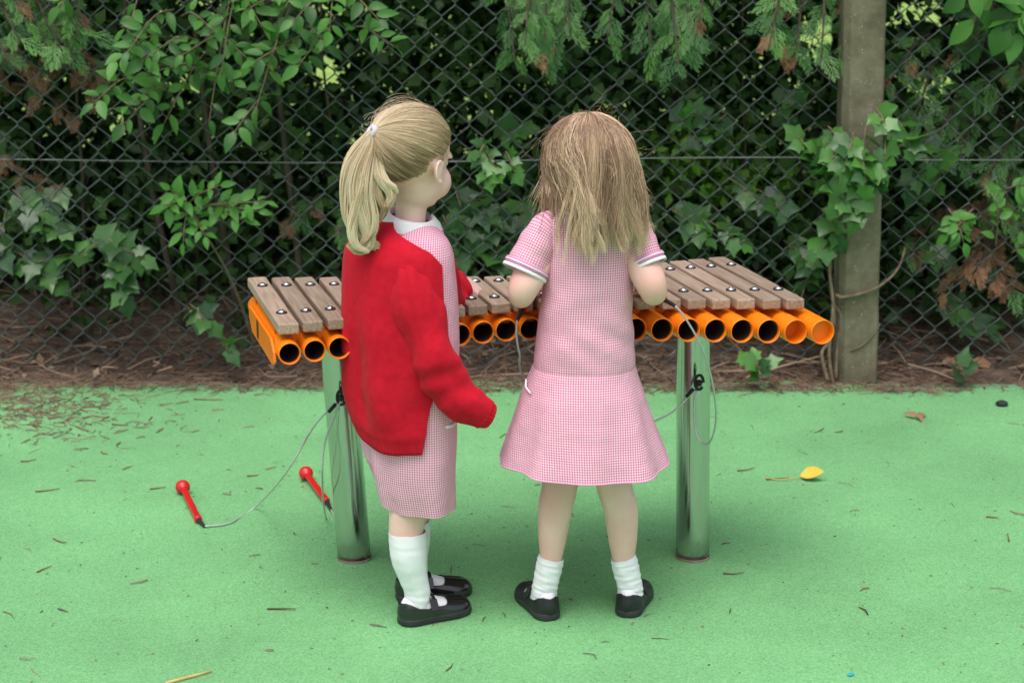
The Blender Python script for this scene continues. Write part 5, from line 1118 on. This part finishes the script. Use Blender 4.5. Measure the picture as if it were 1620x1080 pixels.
# ================================================================== LITTER
def needles(P, L, yawr, r, wid):
    n = len(P); a = r.uniform(0, 2 * np.pi, n); d = np.stack([np.cos(a), np.sin(a), r.normal(0, yawr, n)], axis=1); d /= np.linalg.norm(d, axis=1)[:, None]; x = np.stack([-d[:, 1], d[:, 0], np.zeros(n)], axis=1)
    l = L[:, None]; w = wid[:, None]; up = np.array((0, 0, 1.0)); bend = r.normal(0, .12, (n, 1)) * l
    m_ = P + d * l * .5 + x * bend; e = P + d * l
    V = np.stack([P - x * w, P + x * w, m_ + x * w + up * w, m_ - x * w + up * w, e + x * w * .5, e - x * w * .5, P + up * w * 1.6, m_ + up * w * 2.4, e + up * w], axis=1).reshape(-1, 3); i = np.arange(n)[:, None] * 9
    F = np.vstack([i + np.array(q) for q in ((0, 6, 7, 3), (6, 1, 2, 7), (3, 7, 8, 5), (7, 2, 4, 8))]); return V, F, np.repeat(r.uniform(0, 1, n), 9)
N = 15000; x = r.uniform(-2.6, 2.6, N); y = 5.46 + 0.6 * r.uniform(0, 1, N) ** 1.3; z = np.array([max(0.002, bed_z(a, b)) for a, b in zip(x, y)])
dn = vnoise(np.stack([x, y, z], 1), 5.0); k = (dn > -.25) | (r.uniform(0, 1, N) < .3)
y = y + np.array([edge_y(a) - EDGE for a in x]) - 0.02
me = big_mesh('needle_litter', *needles(np.stack([x, y, z + .003], 1)[k], r.uniform(.02, .09, k.sum()), .22, r, r.uniform(.0006, .0017, k.sum()))); o = link('needle_litter', me, M['needle']); tag(o, 'brown conifer needles and twigs piled along the foot of the fence', 'litter', kind='stuff')
N = 520; x = r.uniform(-2.4, 2.4, N); y = 5.55 + 0.65 * r.uniform(0, 1, N); z = np.array([bed_z(a, b) for a, b in zip(x, y)]) + r.uniform(.004, .03, N)
me = big_mesh('bed_twigs', *needles(np.stack([x, y, z], 1), r.uniform(.06, .24, N), .3, r, r.uniform(.0012, .003, N))); o = link('bed_twigs', me, M['bedtwig']); tag(o, 'pale dead twigs and roots tangled on the soil bed', 'twigs', kind='stuff')
N = 420; x = r.uniform(-2.4, 2.4, N); y = 5.55 + 0.5 * r.uniform(0, 1, N); z = np.array([bed_z(a, b) for a, b in zip(x, y)]) + .006
me = big_mesh('dead_leaf_litter', *leaf_cloud(np.stack([x, y, z], 1), r.uniform(.015, .045, N), (0, -.3, 1.2), r, r.uniform(0, 1, N), .6)); o = link('dead_leaf_litter', me, M['bedtwig']); tag(o, 'small tan dead leaves lying on the soil bed', 'leaves', kind='stuff')
# needles strewn over the green surface, thickest at the left
Q = []
for (cx, cy, sx, sy, n) in ((30, 632, 80, 26, 900), (120, 660, 120, 30, 160), (330, 606, 200, 9, 170), (1250, 606, 260, 9, 150), (1560, 602, 90, 7, 120)):
    for _ in range(n): 
        p = onz(cx + r.normal() * sx, max(592, cy + r.normal() * sy)); Q.append((p.x, p.y, 0.0015))
for _ in range(120): p = onz(r.uniform(-100, 1720), 605 + 475 * r.uniform(0, 1) ** 1.5); Q.append((p.x, p.y, 0.0012))
Q = np.array(Q); me = big_mesh('scattered_needles', *needles(Q, r.uniform(.008, .055, len(Q)), .02, r, r.uniform(.0006, .0019, len(Q)))); o = link('scattered_needles', me, M['needle']); tag(o, 'loose brown needles and crumbs strewn over the green surface', 'litter', kind='stuff')
Q2 = []
for _ in range(620): p = onz(r.uniform(-100, 1720), 602 + 478 * r.uniform(0, 1) ** 1.3); Q2.append((p.x, p.y, 0.0012))
Q2 = np.array(Q2); me = big_mesh('dark_crumbs', *needles(Q2, r.uniform(.002, .008, len(Q2)), .02, r, r.uniform(.0006, .0016, len(Q2)))); o = link('dark_crumbs', me, M['needle']); tag(o, 'tiny dark crumbs of dirt dotted over the green surface', 'litter', kind='stuff')
# larger twigs that can be picked out one by one
random.seed(12)
for (px, py, L, a, lab) in ((90, 660, .05, 20, 'dry twig in the thick of the needles by the left edge'), (130, 678, .06, -35, 'slanting dry twig at the right of the needle patch by the left edge'), (190, 672, .055, -15, 'short dry twig just right of the needle patch'), (45, 728, .04, 15, 'short twig below the needle patch at the left edge'), (165, 716, .035, -40, 'small slanting twig left of and above the leftmost mallet'), (75, 775, .06, 12, 'long thin twig level with the leftmost mallet head at the far left'), (95, 855, .05, -30, 'forked looking brown twig at lower left'), (70, 900, .04, 40, 'small dark twig lowest at the far left'), (445, 963, .06, -3, 'dark twig lying flat left of the shiny black shoe'), (400, 752, .03, 5, 'tiny twig between the two mallets'), (330, 632, .09, -6, 'long twig near the bed edge left of the steel post'), (1230, 757, .06, 5, 'twig left of the yellow leaf stalk'), (1180, 742, .05, 15, 'short twig just right of the right steel post'), (1595, 850, .045, 75, 'upright orange brown twig at the right edge'), (1160, 906, .045, 0, 'twig by the foot of the right steel post'), (1570, 818, .03, -20, 'small dark twig above the one at the right edge'), (150, 642, .07, 8, 'long twig at the bed edge above the needle patch'), (250, 772, .04, 10, 'short dark twig just left of the leftmost mallet head')):
    p = onz(px, py, 0.003); d = Vector((math.cos(R(a)), math.sin(R(a)) * 1.5, 0)).normalized(); x_ = Vector((-d.y, d.x, 0)); m = MB()
    m.add(*tube(catmull([p - d * L / 2, p + x_ * L * random.uniform(-.12, .12), p + d * L / 2 + Vector((0, 0, .002))], 8), np.linspace(.0022, .0011, 8), 6)); o = m.build('twig', M['twig'])
    tag(o, lab, 'twig', 'twigs on the green surface')
# yellow leaf with its stalk
p = onz(1287, 756, 0.006); lm = leaf_mesh('blade', [(y, w * 1.3) for y, w in OV], 0.5, -0.25, M['yellow'])
yl = empty('fallen_leaf', (p.x, p.y, 0), 'yellow curled fallen leaf with a long pale stalk right of the marimba', 'leaf')
link('blade', lm, None, yl, facing(onz(1266, 752, .008), Vector((1, -.25, .08)), Vector((0, -.5, .8)), 0.062))
m = MB(); m.add(*tube(catmull([onz(1210, 755, .002), onz(1235, 758, .006), onz(1268, 753, .009)], 12), .0011, 6)); m.build('stalk', M['straw'], yl)
p = onz(1450, 660, 0.004); bl = empty('fallen_leaf', (p.x, p.y, 0), 'crumpled brown fallen leaf near the fence post', 'leaf')
for k, (d, nn) in enumerate(((Vector((1, .3, .5)), Vector((0, -.6, .8))), (Vector((-.8, .2, .6)), Vector((.2, -.7, .7))), (Vector((.2, -.6, .3)), Vector((0, .2, 1))))): link('blade', leaf_mesh('blade', OV, .6, .8, M['brownleaf']), None, bl, facing(p + Vector((0, 0, .002)), d, nn, .034))
for (px, py, lab) in ((1490, 573, 'tan dead leaf on the soil right of the concrete post'), (1536, 580, 'reddish dead leaf on the soil beside the hedge at right')):
    p = at(px, py, 5.64); p.z = bed_z(p.x, p.y) + .012; o = link('fallen_leaf', leaf_mesh('fallen_leaf', [(y, w * 1.2) for y, w in OV], .3, .4, M['brownleaf']), None, None, facing(p, Vector((1, -.2, .1)), Vector((0, -.5, .8)), .07)); tag(o, lab, 'leaf')
a, b = onz(262, 1080, .004), onz(335, 1061, .004); m = MB(); m.add(*tube([a, a.lerp(b, .3), a.lerp(b, .6), b], [.0032, .0034, .003, .0022], 7, flat=.5)); o = m.build('straw_blade', M['straw']); tag(o, 'yellow straw blade at the bottom edge, left of the children', 'straw')
p = onz(1346, 1066, .003); m = MB(); m.add(*box(-.007, .007, -.004, .004, -.001, .0015)); me = bevel_mesh(m.mesh('plastic_scrap', False), .0008, 1); o = link('plastic_scrap', me, M['teal'], None, Matrix.Translation(p) @ Matrix.Rotation(.6, 4, 'Z') @ Matrix.Rotation(.3, 4, 'X')); tag(o, 'tiny turquoise plastic scrap at the bottom right', 'scrap')
p = onz(1585, 638, .008); m = MB(); v, f, _ = ellipsoid((0, 0, 0), (.018, .013, .010), None, 16, 10); v = [Vector(q) * (1 + .18 * fbm(tuple(q), 60)) for q in v]; m.add(v, f); o = m.build('stone', M['stone'], mtx=Matrix.Translation(p)); tag(o, 'small black stone on the green surface near the right edge', 'stone')
